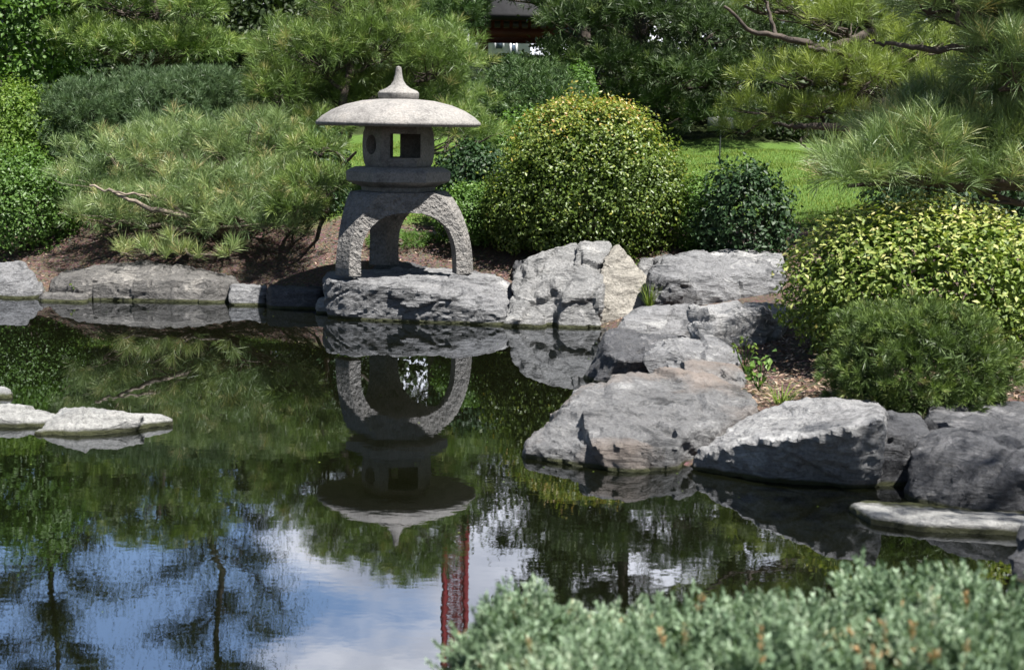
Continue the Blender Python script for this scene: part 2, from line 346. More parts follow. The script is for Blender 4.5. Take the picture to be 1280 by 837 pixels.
# ------------------------------------------------------------------ rocks
def hull_bm(pts, bm):
    vs = [bm.verts.new(Vector(p)) for p in pts]
    r = bmesh.ops.convex_hull(bm, input=vs)
    bmesh.ops.delete(bm, geom=list({g for g in r['geom_interior'] + r['geom_unused'] if isinstance(g, bmesh.types.BMVert)}), context='VERTS')
def rock(label, hulls, mat, ref, voxel=.022, amp=.05, freq=3.0, seed=0, cat='rock', name='boulder', thick=1.0, group='rocks along the edge of the pond', fn=.012, z_bottom=-.25, Y=None, facets=9, cut=(.88, .98)):
    """hulls: lists of (px, py, dY); dY metres behind the depth of the ref waterline pixel. 'B' points are dropped below the water."""
    Y0 = W(*ref)[1] if Y is None else Y
    bm = bmesh.new()
    allp = []
    for h in hulls:
        pts = []
        for q in h:
            P = at(q[0], q[1], Y0 + q[2])
            pts.append(P)
            if len(q) > 3:                       # base point: carry straight down
                pts.append(np.array([P[0], P[1], z_bottom]))
        allp += pts
        b2 = bmesh.new(); hull_bm(pts, b2)
        me_ = bpy.data.meshes.new('t'); b2.to_mesh(me_); b2.free(); bm.from_mesh(me_); bpy.data.meshes.remove(me_)
    me = bpy.data.meshes.new(name); bm.to_mesh(me); bm.free()
    o = bpy.data.objects.new(name, me); col.objects.link(o)
    md = o.modifiers.new('r', 'REMESH'); md.mode = 'VOXEL'; md.voxel_size = voxel
    dg = bpy.context.evaluated_depsgraph_get(); me2 = bpy.data.meshes.new_from_object(o.evaluated_get(dg)); o.modifiers.clear()
    bpy.data.objects.remove(o); bpy.data.meshes.remove(me)
    me = me2; me.name = name
    n = len(me.vertices)
    co = np.empty(n * 3); me.vertices.foreach_get('co', co); co = co.reshape(-1, 3)
    no = np.empty(n * 3); me.vertex_normals.foreach_get('vector', no) if hasattr(me, 'vertex_normals') else me.vertices.foreach_get('normal', no)
    no = no.reshape(-1, 3)
    # clamp against random planes: broad cleavage facets
    rg = np.random.default_rng(1000 + seed)
    cen = (co.max(0) + co.min(0)) / 2; cen[2] = max(cen[2], .0)
    for _ in range(facets):
        d_ = rg.normal(size=3); d_[2] = abs(d_[2]) * .6; d_[1] -= .5; d_ /= np.linalg.norm(d_)
        t_ = (co - cen) @ d_; lim = t_.max() * rg.uniform(*cut)
        co -= np.maximum(t_ - lim, 0)[:, None] * d_
    rot = Matrix.Rotation(R(30 + seed * 23), 3, 'Y') @ Matrix.Rotation(R(25), 3, 'X')
    disp = np.empty(n)
    for i in range(n):
        p_ = Vector(co[i]) + Vector((seed * 7.3, seed * 3.1, 0))
        q = rot @ p_; q.z *= 2.0
        low = mnoise.fractal(p_ * freq * .8, 1.0, 2.1, 3)
        qq = q + Vector((low, -low, low)) * .12
        ds, ps = mnoise.voronoi(qq * freq * .8)
        pl_ = (qq * freq * .8 - ps[0]).dot(Vector(mnoise.cell_vector(ps[0] * 3.7)))
        edge = ds[1] - ds[0]
        pl_ *= min(1.0, edge * 10)
        crack = max(0.0, 1 - edge * 12)
        st = (qq.z * 9 + low * 1.5) % 1.0
        st = (st if st < .8 else (1 - st) * 4) * .5
        mid = 1 - abs(mnoise.fractal(q * 5, .9, 2.2, 3)) * 1.6
        disp[i] = min(amp, .036) * (low * .3 + pl_ * 1.15 - crack * .5) + fn * (st * 1.0 + mid * .9 + mnoise.fractal(q * 22, .8, 2.1, 2) * .6)
    co = co + no * disp[:, None]
    me.vertices.foreach_set('co', co.ravel())
    me.polygons.foreach_set('use_smooth', np.ones(len(me.polygons), bool))
    me.update(); me.set_sharp_from_angle(angle=R(19))
    o = link(name, me, mat)
    # origin at the base
    c = Vector((co[:, 0].mean(), co[:, 1].mean(), max(co[:, 2].min(), -.1)))
    me.transform(Matrix.Translation(-c)); o.location = c
    return tag(o, label, cat, group)

# far bank, left to right
rock('pale grey boulder at the left end of the far bank', [[(-40, 372, 0, 1), (48, 372, 0, 1), (50, 360, .2), (-30, 335, .2), (30, 328, .35), (44, 345, .3), (-40, 330, .9), (20, 332, .9), (45, 370, .8, 1)]], M['rock_grey'], (20, 373), seed=1, amp=.03)
rock('long low brown grey boulder below the spreading pine', [[(58, 371, .1, 1), (120, 377, 0, 1), (290, 380, 0, 1), (298, 352, .25), (255, 344, .1), (130, 345, .1), (75, 345, .25), (150, 330, .5), (180, 327, .55), (250, 338, .6), (290, 345, .7), (60, 358, .5), (80, 340, .8), (298, 378, .7, 1), (60, 365, .8, 1)]], M['rock_left'], (180, 377), seed=2, amp=.03)
rock('thin flat ledge stone poking out below the left boulder', [[(48, 376, 0, 1), (108, 378, -.05, 1), (110, 369, 0), (50, 368, .05), (52, 366, .3), (108, 367, .3)]], M['rock_left'], (80, 377), seed=3, amp=.008, z_bottom=-.1)
rock('low sunlit edging stone between the long boulder and the shaded kerb stone', [[(288, 380, 0, 1), (334, 383, 0, 1), (334, 360, .08), (288, 358, .08), (290, 356, .4), (336, 357, .4), (290, 378, .4, 1), (336, 378, .4, 1)]], M['rock_grey'], (310, 382), seed=4, amp=.02)
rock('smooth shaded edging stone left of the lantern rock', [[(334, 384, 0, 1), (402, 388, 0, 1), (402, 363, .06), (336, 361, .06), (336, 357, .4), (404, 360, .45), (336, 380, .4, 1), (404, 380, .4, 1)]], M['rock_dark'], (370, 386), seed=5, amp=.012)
rock('small white stone at the left foot of the lantern rock', [[(396, 391, 0, 1), (414, 392, 0, 1), (415, 378, .05), (408, 372, .08), (397, 376, .05), (400, 374, .2), (412, 374, .2)]], M['rock_white'], (405, 392), seed=6, amp=.008, voxel=.012, z_bottom=-.1)
rock('broad grey ledge rock carrying the stone lantern', [
    [(418, 396, .25, 1), (470, 402, .08, 1), (585, 404, .02, 1), (406, 374, .2), (404, 352, .25), (440, 352, .14), (500, 360, .04), (560, 372, -.02), (590, 378, 0), (410, 341, 1.2), (470, 339, .9), (560, 337, 1.2), (600, 341, 1.1), (425, 342, .6), (600, 347, .7), (410, 342, 1.6)],
    [(575, 405, .0, 1), (640, 407, -.08, 1), (645, 392, -.02), (612, 372, .05), (560, 350, .25), (560, 341, .9), (620, 342, .9), (638, 352, .6), (640, 370, .3), (500, 345, .5), (590, 385, -.03)]], M['rock_grey'], (520, 403), seed=7, amp=.022, voxel=.017, freq=2.6, facets=5, cut=(.93, .99))
rock('big pale grey boulder with broken face right of the lantern', [
    [(636, 407, .08, 1), (742, 409, .05, 1), (742, 375, .15), (636, 385, .12), (642, 345, .45), (655, 330, .5), (690, 312, .55), (720, 303, .6), (745, 318, .5), (742, 350, .3), (660, 350, .3), (650, 335, .9), (710, 306, 1.0), (735, 320, 1.0)],
    [(700, 409, -.04, 1), (748, 409, -.02, 1), (750, 365, .05), (705, 372, .02), (690, 352, .25), (755, 340, .25), (715, 335, .35)],
    [(718, 340, .3), (720, 303, .52), (760, 304, .6), (772, 330, .5), (768, 385, .2), (740, 350, .22), (725, 322, .4), (755, 310, 1.0), (770, 340, .9), (768, 408, .4, 1)],
    [(632, 407, -.05, 1), (668, 409, -.08, 1), (680, 396, -.04), (655, 375, .08), (634, 388, .05), (640, 380, .3), (684, 408, .2, 1)]], M['rock_pale'], (690, 408), seed=9, amp=.034, voxel=.018, facets=4, cut=(.94, .99))
rock('small dark stone behind the pale grey boulder', [[(640, 345, 0), (645, 325, .1), (672, 322, .1), (678, 345, 0), (640, 345, .3), (678, 340, .3)]], M['rock_dark'], (0, 0), Y=12.3, seed=10, amp=.015, z_bottom=0)
rock('pointed cream coloured boulder with a smooth slanting face', [
    [(732, 409, 0, 1), (800, 406, .05, 1), (826, 395, .2, 1), (828, 378, .25), (800, 344, .4), (768, 305, .45), (757, 325, .3), (740, 365, .1), (736, 385, .03), (815, 350, .7), (775, 312, .9), (826, 375, .8, 1)]], M['rock_tan'], (770, 408), seed=11, amp=.02, voxel=.02, freq=2.0)
rock('brownish stone wedged between the cream boulder and the dark flat rock', [[(795, 335, .1), (800, 322, .2), (815, 322, .25), (826, 340, .15), (826, 370, .1), (796, 370, 0), (800, 330, .6), (826, 340, .6), (800, 370, .5)]], M['rock_brown'], (0, 0), Y=12.0, seed=12, amp=.02, z_bottom=0)
rock('wide flat dark rock dappled with tree shade behind the grass clump', [
    [(812, 382, 0), (900, 384, 0), (975, 380, .1), (812, 345, .1), (850, 355, 0), (905, 360, .0), (975, 345, .1), (830, 327, .5), (865, 316, .7), (930, 313, .8), (978, 318, .7), (982, 350, .4), (820, 325, 1.2), (970, 318, 1.3), (980, 375, 1.0), (815, 375, 1)]], M['rock_grey'], (0, 0), Y=11.3, seed=13, amp=.04)
rock('grey angular rock below the grass clump', [
    [(768, 410, 0), (772, 400, .1), (800, 388, .25), (830, 384, .4), (862, 386, .4), (866, 415, .1), (860, 432, 0), (800, 425, -.1), (770, 425, 0, 1), (865, 440, .1, 1), (800, 385, .8), (862, 385, .9)]], M['rock_grey'], (0, 0), Y=9.75, seed=14, amp=.04)
rock('dark rough squarish rock in the middle of the right bank', [
    [(864, 384, .3), (925, 379, .4), (960, 382, .4), (968, 400, .2), (962, 430, .05), (945, 446, 0, 1), (880, 440, 0, 1), (862, 415, 0), (868, 395, .1), (930, 384, .9), (955, 390, .1)]], M['rock_slab'], (0, 0), Y=9.2, seed=15, amp=.05)
rock('small pale slab sloping up beside the leafy yellow green shrub', [[(935, 382, .3), (980, 374, .5), (988, 395, .3), (975, 418, .1), (962, 430, .05), (950, 410, 0), (960, 380, .8), (985, 400, .8), (955, 430, .4, 1)]], M['rock_white'], (0, 0), Y=9.25, seed=16, amp=.015)
rock('blocky grey rock with black upright face at the water edge', [
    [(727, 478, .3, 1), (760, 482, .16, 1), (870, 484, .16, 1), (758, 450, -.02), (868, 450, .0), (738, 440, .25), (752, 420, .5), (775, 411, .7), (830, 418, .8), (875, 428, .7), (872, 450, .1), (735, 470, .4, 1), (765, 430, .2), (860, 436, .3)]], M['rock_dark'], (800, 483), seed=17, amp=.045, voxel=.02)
rock('light grey rock with a white quartz line above the brown slab', [[(800, 445, 0), (850, 440, -.05), (925, 445, 0), (895, 470, -.1, 1), (850, 470, -.1, 1), (850, 420, .5), (888, 420, .5), (922, 436, .4), (820, 425, .4)]], M['rock_grey'], (0, 0), Y=8.75, seed=18, amp=.03)
rock('flat rust tinged slab beside the little leafy plant', [[(848, 455, .1), (860, 449, .3), (915, 456, .3), (934, 470, .2), (930, 484, 0), (870, 480, -.1), (850, 470, 0), (860, 486, 0, 1), (925, 490, 0, 1), (920, 460, .6), (860, 452, .6)]], M['rock_brown'], (0, 0), Y=8.15, seed=19, amp=.02)
rock('large brown stained rock slanting into the water', [
    [(656, 563, .25, 1), (700, 578, .14, 1), (790, 588, .05, 1), (655, 556, .3), (700, 522, .5), (712, 505, .65), (735, 488, .85), (790, 470, 1.15), (840, 466, 1.25), (898, 470, 1.25), (850, 560, .05), (790, 556, .0), (870, 512, .55), (700, 555, .2), (720, 490, 1.3, 1), (880, 500, 1.3, 1), (845, 588, .1, 1)],
    [(838, 590, .22, 1), (905, 585, .38, 1), (880, 535, .28), (845, 545, .12), (944, 515, .62), (942, 492, 1.0), (900, 474, 1.2), (860, 520, .45), (940, 540, .66), (925, 570, .6, 1), (930, 500, 1.5, 1), (880, 486, 1.0)]], M['rock_brown'], (790, 590), seed=20, amp=.032, voxel=.017, freq=2.0, facets=5, cut=(.93, .99))
rock('big dark rock with a bright flat sloping top', [
    [(872, 600, .42, 1), (900, 606, .34, 1), (990, 612, .22, 1), (1090, 606, .15, 1), (868, 578, .34), (876, 561, .36), (930, 553, .16), (1000, 548, -.02), (1060, 536, -.08), (1104, 524, -.05), (920, 530, .72), (960, 510, .9), (1010, 497, 1.0), (1095, 499, .95), (1106, 515, .7), (1108, 590, .6, 1), (1000, 512, .85), (1000, 560, .02), (1090, 560, .0), (900, 590, .8, 1)]], M['rock_slab'], (980, 611), seed=21, amp=.016, voxel=.016, freq=2.0, facets=0)
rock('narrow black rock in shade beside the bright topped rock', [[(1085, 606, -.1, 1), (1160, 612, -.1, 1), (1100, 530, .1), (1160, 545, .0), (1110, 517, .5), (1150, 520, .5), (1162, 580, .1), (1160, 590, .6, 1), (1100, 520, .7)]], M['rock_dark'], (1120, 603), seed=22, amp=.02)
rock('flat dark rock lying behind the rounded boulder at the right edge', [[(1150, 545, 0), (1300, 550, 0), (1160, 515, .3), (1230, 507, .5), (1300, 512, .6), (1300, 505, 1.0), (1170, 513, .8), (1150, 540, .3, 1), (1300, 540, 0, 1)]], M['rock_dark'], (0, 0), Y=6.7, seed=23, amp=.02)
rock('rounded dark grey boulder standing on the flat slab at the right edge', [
    [(1132, 630, .25, 1), (1150, 642, .1, 1), (1210, 650, .0, 1), (1320, 650, 0, 1), (1134, 600, .25), (1146, 555, .35), (1165, 540, .5), (1210, 545, .3), (1240, 560, .15), (1320, 590, .0), (1250, 600, -.02), (1180, 536, .8), (1320, 532, .9), (1240, 532, .9), (1320, 560, .3), (1160, 540, .9)]], M['rock_dark'], (1200, 652), Y=5.95, seed=24, amp=.02, voxel=.016, freq=2.0, facets=8, cut=(.85, .97))
rock('thin flat stone slab lying at water level under the rounded boulder', [
    [(1062, 634, .3, 1), (1090, 650, .1, 1), (1150, 663, 0, 1), (1230, 668, -.02, 1), (1330, 668, -.05, 1), (1064, 629, .33), (1095, 643, .1), (1150, 654, 0), (1230, 657, -.02), (1330, 657, -.05), (1090, 624, .6), (1160, 620, .8), (1330, 622, .9)]], M['rock_white'], (1150, 664), seed=25, amp=.005, voxel=.014, z_bottom=-.06, fn=.004, facets=0)
rock('dark rock cut by the right edge behind the blue green juniper', [[(1266, 720, 0, 1), (1300, 735, -.1, 1), (1268, 680, .05), (1275, 662, .1), (1310, 655, .1), (1310, 740, .0), (1310, 660, .4, 1)]], M['rock_dark'], (1280, 728), seed=26, amp=.02)
# low slabs in the water on the left
rock('low white slab rising from the water at the left edge', [[(-80, 531, .0, 1), (62, 533, .02, 1), (74, 521, .12), (20, 508, .16), (-80, 503, .16), (-80, 520, .02), (50, 517, .1), (5, 524, .02), (60, 526, .04), (70, 520, .4, 1), (-80, 500, .6, 1)]], M['rock_white'], (10, 534), seed=27, amp=.02, voxel=.012, z_bottom=-.1, group='low slabs in the pond', fn=.007, facets=0)
rock('low white slab tapering to a point in the pond', [[(42, 543, 0, 1), (110, 545, .0, 1), (150, 537, .1, 1), (60, 522, .1), (85, 515, .12), (140, 513, .14), (180, 518, .16), (110, 534, .03), (60, 536, .02), (150, 528, .1), (80, 510, .5, 1), (180, 520, .4, 1)],
    [(150, 537, .1, 1), (216, 524, .3, 1), (150, 516, .2), (200, 519, .3), (120, 530, .08), (180, 520, .6, 1)]], M['rock_white'], (90, 544), seed=28, amp=.02, voxel=.012, z_bottom=-.1, group='low slabs in the pond', fn=.007, facets=0)
rock('tiny pale stone behind the white slab at the left edge', [[(-20, 497, 0, 1), (14, 497, 0, 1), (12, 488, .05), (-20, 484, .1), (5, 487, .2)]], M['rock_pale'], (0, 497), seed=29, amp=.006, voxel=.012, z_bottom=-.1, group='low slabs in the pond', facets=3)
rock('dark flat stone lying on the lantern rock between the legs', [[(462, 341, 0), (540, 341, 0), (470, 333, .1), (500, 327, .3), (535, 333, .2), (470, 338, .4), (540, 338, .4)]], M['rock_dark'], (0, 0), Y=12.75, seed=30, amp=.008, voxel=.012, group=None, facets=3)

# ------------------------------------------------------------------ lantern
mt, nt, nd, lk = newmat('lantern_stone')
g = nd.new('ShaderNodeTexCoord')
def nzo(s, d=6, rg=.65):
    n = nd.new('ShaderNodeTexNoise'); n.inputs['Scale'].default_value = s; n.inputs['Detail'].default_value = d; n.inputs['Roughness'].default_value = rg
    lk.new(g.outputs['Object'], n.inputs['Vector']); return n
a1 = nzo(52, 5, .8); a2 = nzo(6, 9, .7); a3 = nzo(28, 5, .7)
rp = ramp(nd, [(.30, (.12, .117, .112)), (.44, (.24, .236, .228)), (.6, (.325, .32, .308)), (.76, (.42, .412, .395))]); lk.new(a1.outputs['Fac'], rp.inputs[0])
r2 = ramp(nd, [(.35, (.62, .60, .60)), (.5, (.95, .93, .92)), (.65, (1.08, 1.03, 1.0))]); lk.new(a2.outputs['Fac'], r2.inputs[0])
mu = nd.new('ShaderNodeMixRGB'); mu.blend_type = 'MULTIPLY'; mu.inputs[0].default_value = 1; lk.new(rp.outputs[0], mu.inputs[1]); lk.new(r2.outputs[0], mu.inputs[2])
p = nd.new('ShaderNodeBsdfPrincipled'); p.inputs['Roughness'].default_value = .85; p.inputs['Specular IOR Level'].default_value = .2; lk.new(mu.outputs[0], p.inputs['Base Color'])
b = nd.new('ShaderNodeBump'); b.inputs['Strength'].default_value = .8; b.inputs['Distance'].default_value = .012; lk.new(a1.outputs['Fac'], b.inputs['Height'])
lk.new(b.outputs[0], p.inputs['Normal']); o = nd.new('ShaderNodeOutputMaterial'); lk.new(p.outputs[0], o.inputs[0])
M['lantern'] = mt
# pick-dressed (hammered) stone of the legs
mt2 = mt.copy(); mt2.name = 'lantern_pitted'; nt = mt2.node_tree
vo = nt.nodes.new('ShaderNodeTexNoise'); vo.inputs['Scale'].default_value = 30; vo.inputs['Detail'].default_value = 3; vo.inputs['Roughness'].default_value = .6
tcn = [n for n in nt.nodes if n.type == 'TEX_COORD'][0]; nt.links.new(tcn.outputs['Object'], vo.inputs['Vector'])
b0 = [n for n in nt.nodes if n.type == 'BUMP'][0]
b3 = nt.nodes.new('ShaderNodeBump'); b3.inputs['Strength'].default_value = 1; b3.inputs['Distance'].default_value = .06
nt.links.new(vo.outputs['Fac'], b3.inputs['Height']); nt.links.new(b0.outputs[0], b3.inputs['Normal'])
nt.links.new(b3.outputs[0], [n for n in nt.nodes if n.type == 'BSDF_PRINCIPLED'][0].inputs['Normal'])
M['lantern_pitted'] = mt2

LY = 12.15
LB = at(498, 338, LY)
lan = thing('stone_lantern', 'weathered stone snow viewing lantern on three arched legs above the pond', 'stone lantern', LB)
S = 1 / 149.5       # metres per photo pixel at the lantern
def ev(me, mods, name):
    o = bpy.data.objects.new('tmp', me); col.objects.link(o); extra = []
    for cut in mods:
        c = bpy.data.objects.new('cut', cut); col.objects.link(c); extra.append(c)
        md = o.modifiers.new('b', 'BOOLEAN'); md.operation = 'DIFFERENCE'; md.object = c; md.solver = 'EXACT'
    bpy.context.view_layer.update()
    dg = bpy.context.evaluated_depsgraph_get(); r = bpy.data.meshes.new_from_object(o.evaluated_get(dg))
    bpy.data.objects.remove(o)
    for c in extra: bpy.data.objects.remove(c)
    r.name = name; return r
def poly_mesh(loops, cap=True):
    """stack of closed loops (each a list of points) into a closed solid"""
    bm = bmesh.new(); L = [[bm.verts.new(Vector(p)) for p in lp] for lp in loops]
    k = len(loops[0])
    for a, b_ in zip(L[:-1], L[1:]):
        for i in range(k): bm.faces.new((a[i], a[(i + 1) % k], b_[(i + 1) % k], b_[i]))
    if cap: bm.faces.new(L[0][::-1]); bm.faces.new(L[-1])
    bmesh.ops.recalc_face_normals(bm, faces=bm.faces)
    me = bpy.data.meshes.new('p'); bm.to_mesh(me); bm.free(); return me
def lathe(prof, k=64, name='l'):
    return poly_mesh([[(r_ * math.cos(2 * math.pi * i / k), r_ * math.sin(2 * math.pi * i / k), z) for i in range(k)] for r_, z in prof])
def hexloop(planes, z):
    """planes: list of (angle deg, distance) in order; vertices where neighbours meet"""
    n = len(planes); out = []
    for i in range(n):
        a1_, d1 = planes[i]; a2_, d2 = planes[(i + 1) % n]
        A = np.array([[math.cos(R(a1_)), math.sin(R(a1_))], [math.cos(R(a2_)), math.sin(R(a2_))]])
        x, y = np.linalg.solve(A, [d1, d2]); out.append((x, y, z))
    return out
LEG = [228, 348, 108]       # directions of the three legs; arches between them
def basesolid(off, zs, H=.665):
    loops = []
    for z in zs:
        t = min(1.0, max(0.0, 1 - z / H))
        a_ = .355 + .27 * (1 - (1 - t) ** 2.2) ** .75 - off      # leg faces curve outwards
        b_ = .35 + .036 * t - off * .7
        if b_ > a_ * .98 * 1.4: b_ = a_ * 1.3
        pl = []
        for L_ in sorted(LEG): pl += [(L_, a_), (L_ + 60, b_)]
        loops.append(hexloop(pl, z))
    return poly_mesh(loops)
H = .665
base = basesolid(0, [0, .06, .12, .2, .28, .36, .44, .5, .55, .6, .635, .655, H])
inner = basesolid(.155, [-.1, .0, .06, .12, .2, .28, .36, .42, .46])
def archcut(ang, hw, h):
    bm_loops = []
    prof = [(-hw * 1.0, -.05)] + [(-hw * math.cos(t) ** .8 if math.cos(t) > 0 else 0, .12 + (h - .12) * math.sin(t) ** .9) for t in np.linspace(0, math.pi / 2, 9)]
    prof += [(-x, z) for x, z in prof[::-1][1:]]
    ca, sa = math.cos(R(ang)), math.sin(R(ang))
    loops = [[(d * ca - x * sa, d * sa + x * ca, z) for x, z in prof] for d in (.02, 1.2)]
    return poly_mesh(loops)
cuts = [inner] + [archcut(a + 60, .40, .505) for a in LEG]
body = ev(base, cuts, 'leg_base')
# split into the three legs and the ring that joins them
zcut = .40
def wedge(me, ang, keep_low=True):
    bm = bmesh.new(); bm.from_mesh(me)
    bmesh.ops.bisect_plane(bm, geom=bm.verts[:] + bm.edges[:] + bm.faces[:], plane_co=(0, 0, zcut), plane_no=(0, 0, 1), clear_outer=keep_low, clear_inner=not keep_low)
    if keep_low:
        dead = [f_ for f_ in bm.faces if Vector(f_.calc_center_median()[:2]).dot(Vector((math.cos(R(ang)), math.sin(R(ang))))) < .5 * Vector(f_.calc_center_median()[:2]).length]
        bmesh.ops.delete(bm, geom=dead, context='FACES')
    # roughen: subdivide and displace a little
    bmesh.ops.triangulate(bm, faces=bm.faces[:])
    for _ in range(4):
        ed = [e for e in bm.edges if e.calc_length() > .03]
        if not ed: break
        bmesh.ops.subdivide_edges(bm, edges=ed, cuts=1); bmesh.ops.triangulate(bm, faces=[f_ for f_ in bm.faces if len(f_.verts) > 3])
    bm.normal_update()
    r = bpy.data.meshes.new('leg'); bm.to_mesh(r); bm.free(); return r
def lput(name, me, mat, parent=lan, smooth=None, loc=(0, 0, 0)):
    o = bpy.data.objects.new(name, me); col.objects.link(o); me.materials.clear(); me.materials.append(mat); o.parent = parent; o.location = loc
    if smooth:
        me.polygons.foreach_set('use_smooth', np.ones(len(me.polygons), bool)); me.set_sharp_from_angle(angle=R(smooth))
    return o
for a in LEG: lput('leg', wedge(body, a), M['lantern_pitted'], smooth=30)
lput('leg_ring', wedge(body, 0, False), M['lantern_pitted'], smooth=30)
# the small pale notch in the front arch
# platform: hexagonal slab with chamfered underside
def hexring(r_, z, rot): return [(r_ * math.cos(R(rot + 60 * i)), r_ * math.sin(R(rot + 60 * i)), z) for i in range(6)]
rot = 6
cx = .0
pl = poly_mesh([hexring(.30, 0, rot), hexring(.31, .035, rot), hexring(.40, .07, rot), hexring(.43, .085, rot), hexring(.435, .16, rot), hexring(.415, .175, rot), hexring(.36, .20, rot)])
lput('platform', pl, M['lantern'], loc=(cx * .4, 0, H + .002))
# light chamber: bulging hexagon with square and round windows
def bev(me, w=.012):
    bm = bmesh.new(); bm.from_mesh(me); bmesh.ops.bevel(bm, geom=[e for e in bm.edges if e.calc_face_angle(0) > .5], offset=w, segments=2, profile=.5, affect='EDGES')
    bm.to_mesh(me); bm.free(); return me
zc = H + .204
ch = poly_mesh([hexring(r_, z, 6) for r_, z in [(.27, 0), (.285, .03), (.296, .1), (.298, .2), (.29, .28), (.27, .335), (.24, .36)]])
inn = lathe([(.2, .04), (.2, .32)], 24)
def boxcut(ang, w, z0, z1, d0=-.6, d1=.6, sh=0.0):
    ca, sa = math.cos(R(ang)), math.sin(R(ang))
    return poly_mesh([[(d * ca - (x + sh) * sa, d * sa + (x + sh) * ca, z) for x, z in ((-w, z0), (w, z0), (w, z1), (-w, z1))] for d in (d0, d1)])
def cylcut(ang, r_, zc_, dd=(.05, .6)):
    ca, sa = math.cos(R(ang)), math.sin(R(ang))
    return poly_mesh([[(d * ca - r_ * math.cos(t) * sa, d * sa + r_ * math.cos(t) * ca, zc_ + r_ * math.sin(t)) for t in np.linspace(0, 2 * math.pi, 25)[:-1]] for d in dd])
ch = ev(ch, [inn, boxcut(-84, .125, .075, .27, .05, .6, .05), boxcut(96, .03, .075, .27, .05, .6, .01), cylcut(-146, .08, .18)], 'light_chamber')
lput('light_chamber', ch, M['lantern'], loc=(cx * .9, 0, zc), smooth=30)
# roof
kz = zc + .335
rp_ = [(.25, .02), (.64, -.005), (.672, .0), (.683, .014), (.68, .03), (.63, .075), (.55, .125), (.44, .17), (.30, .203), (.15, .218), (.001, .222)]
cap = lathe(rp_, 96)
bm = bmesh.new(); bm.from_mesh(cap); bm.free()
lput('roof', cap, M['lantern'], loc=(cx * 1.1, 0, kz), smooth=50)
fz = kz + .216
fin = lathe([(.15, -.01), (.168, .01), (.17, .05), (.155, .068), (.10, .09), (.065, .115), (.042, .15), (.03, .20), (.027, .235), (.022, .26), (.001, .27)], 40)
lput('finial', fin, M['lantern'], loc=(cx * 1.1, 0, fz), smooth=40)
lan.rotation_euler = (0, R(-.3), 0)

# ------------------------------------------------------------------ vegetation materials
G = {}
G['dome'] = leafmat('dome_leaves', [(0, (0.0607, 0.1013, 0.0203)), (0.45, (0.1148, 0.1755, 0.0338)), (0.72, (0.2025, 0.2565, 0.0473)), (0.9, (0.351, 0.3375, 0.0675)), (1, (0.4455, 0.27, 0.0945))], .42, .3, .5)
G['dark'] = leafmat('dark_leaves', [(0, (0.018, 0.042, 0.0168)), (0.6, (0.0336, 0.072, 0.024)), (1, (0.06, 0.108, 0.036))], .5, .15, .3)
G['green'] = leafmat('green_leaves', [(0, (0.0607, 0.1215, 0.027)), (0.6, (0.108, 0.2025, 0.0405)), (1, (0.189, 0.297, 0.0675))], .45, .3, .4)
G['yellow'] = leafmat('yellow_green_leaves', [(0, (0.078, 0.1375, 0.0287)), (0.45, (0.195, 0.2625, 0.0575)), (0.75, (0.442, 0.4625, 0.161)), (1, (0.6, 0.5, 0.253))], .5, .28, .35)
G['lime'] = leafmat('lime_leaves', [(0, (0.0675, 0.135, 0.018)), (0.5, (0.12, 0.198, 0.0315)), (1, (0.21, 0.27, 0.054))], .5, .3, .3)
G['pine'] = leafmat('pine_needles', [(0, (0.0714, 0.1165, 0.031)), (0.5, (0.1428, 0.2252, 0.0544)), (0.85, (0.2428, 0.326, 0.0776)), (1, (0.3428, 0.3105, 0.1397))], .45, .18, .5)
G['pine_grey'] = leafmat('grey_green_needles', [(0, (0.0866, 0.1433, 0.0559)), (0.5, (0.182, 0.2612, 0.098)), (0.85, (0.3118, 0.3875, 0.154)), (1, (0.4678, 0.3875, 0.1959))], .42, .18, .5)
G['pine_bright'] = leafmat('bright_needles', [(0, (0.0905, 0.1322, 0.0287)), (0.5, (0.194, 0.2645, 0.0504)), (1, (0.3363, 0.3967, 0.0862))], .45, .22, .5)
G['pine_dark'] = leafmat('dark_needles', [(0, (0.0329, 0.0572, 0.02)), (0.6, (0.0747, 0.1216, 0.04)), (1, (0.1495, 0.193, 0.0572))], .5, .12, .4)
G['yew'] = leafmat('mid_needles', [(0, (0.0405, 0.081, 0.027)), (0.6, (0.081, 0.1418, 0.0473)), (1, (0.135, 0.2025, 0.0675))], .5, .15, .4)
G['blue'] = leafmat('blue_green_needles', [(0, (.045, .08, .03)), (.6, (.10, .165, .075)), (1, (.17, .24, .11))], .5, .15, .4)
G['juniper'] = leafmat('juniper_scales', [(0, (0.1008, 0.1601, 0.0945)), (0.25, (0.2016, 0.2881, 0.1732)), (0.5, (0.28, 0.3789, 0.2572)), (0.86, (0.448, 0.5229, 0.3884)), (0.9, (0.4256, 0.3628, 0.2099)), (1, (0.4928, 0.3202, 0.1679))], .55, .15, .3)
G['grass'] = leafmat('grass_blades', [(0, (0.084, 0.138, 0.0195)), (0.6, (0.154, 0.23, 0.039)), (1, (0.308, 0.345, 0.078))], .5, .3, .3)
G['far'] = leafmat('far_leaves', [(0, (.02, .035, .012)), (.6, (.04, .065, .02)), (1, (.07, .10, .03))], .5, .2, .3)

G['mugo'] = leafmat('mugo_needles', [(0, (0.046, 0.075, 0.0216)), (0.5, (0.0978, 0.1562, 0.0384)), (0.85, (0.161, 0.225, 0.054)), (1, (0.23, 0.2125, 0.096))], .5, .15, .4)
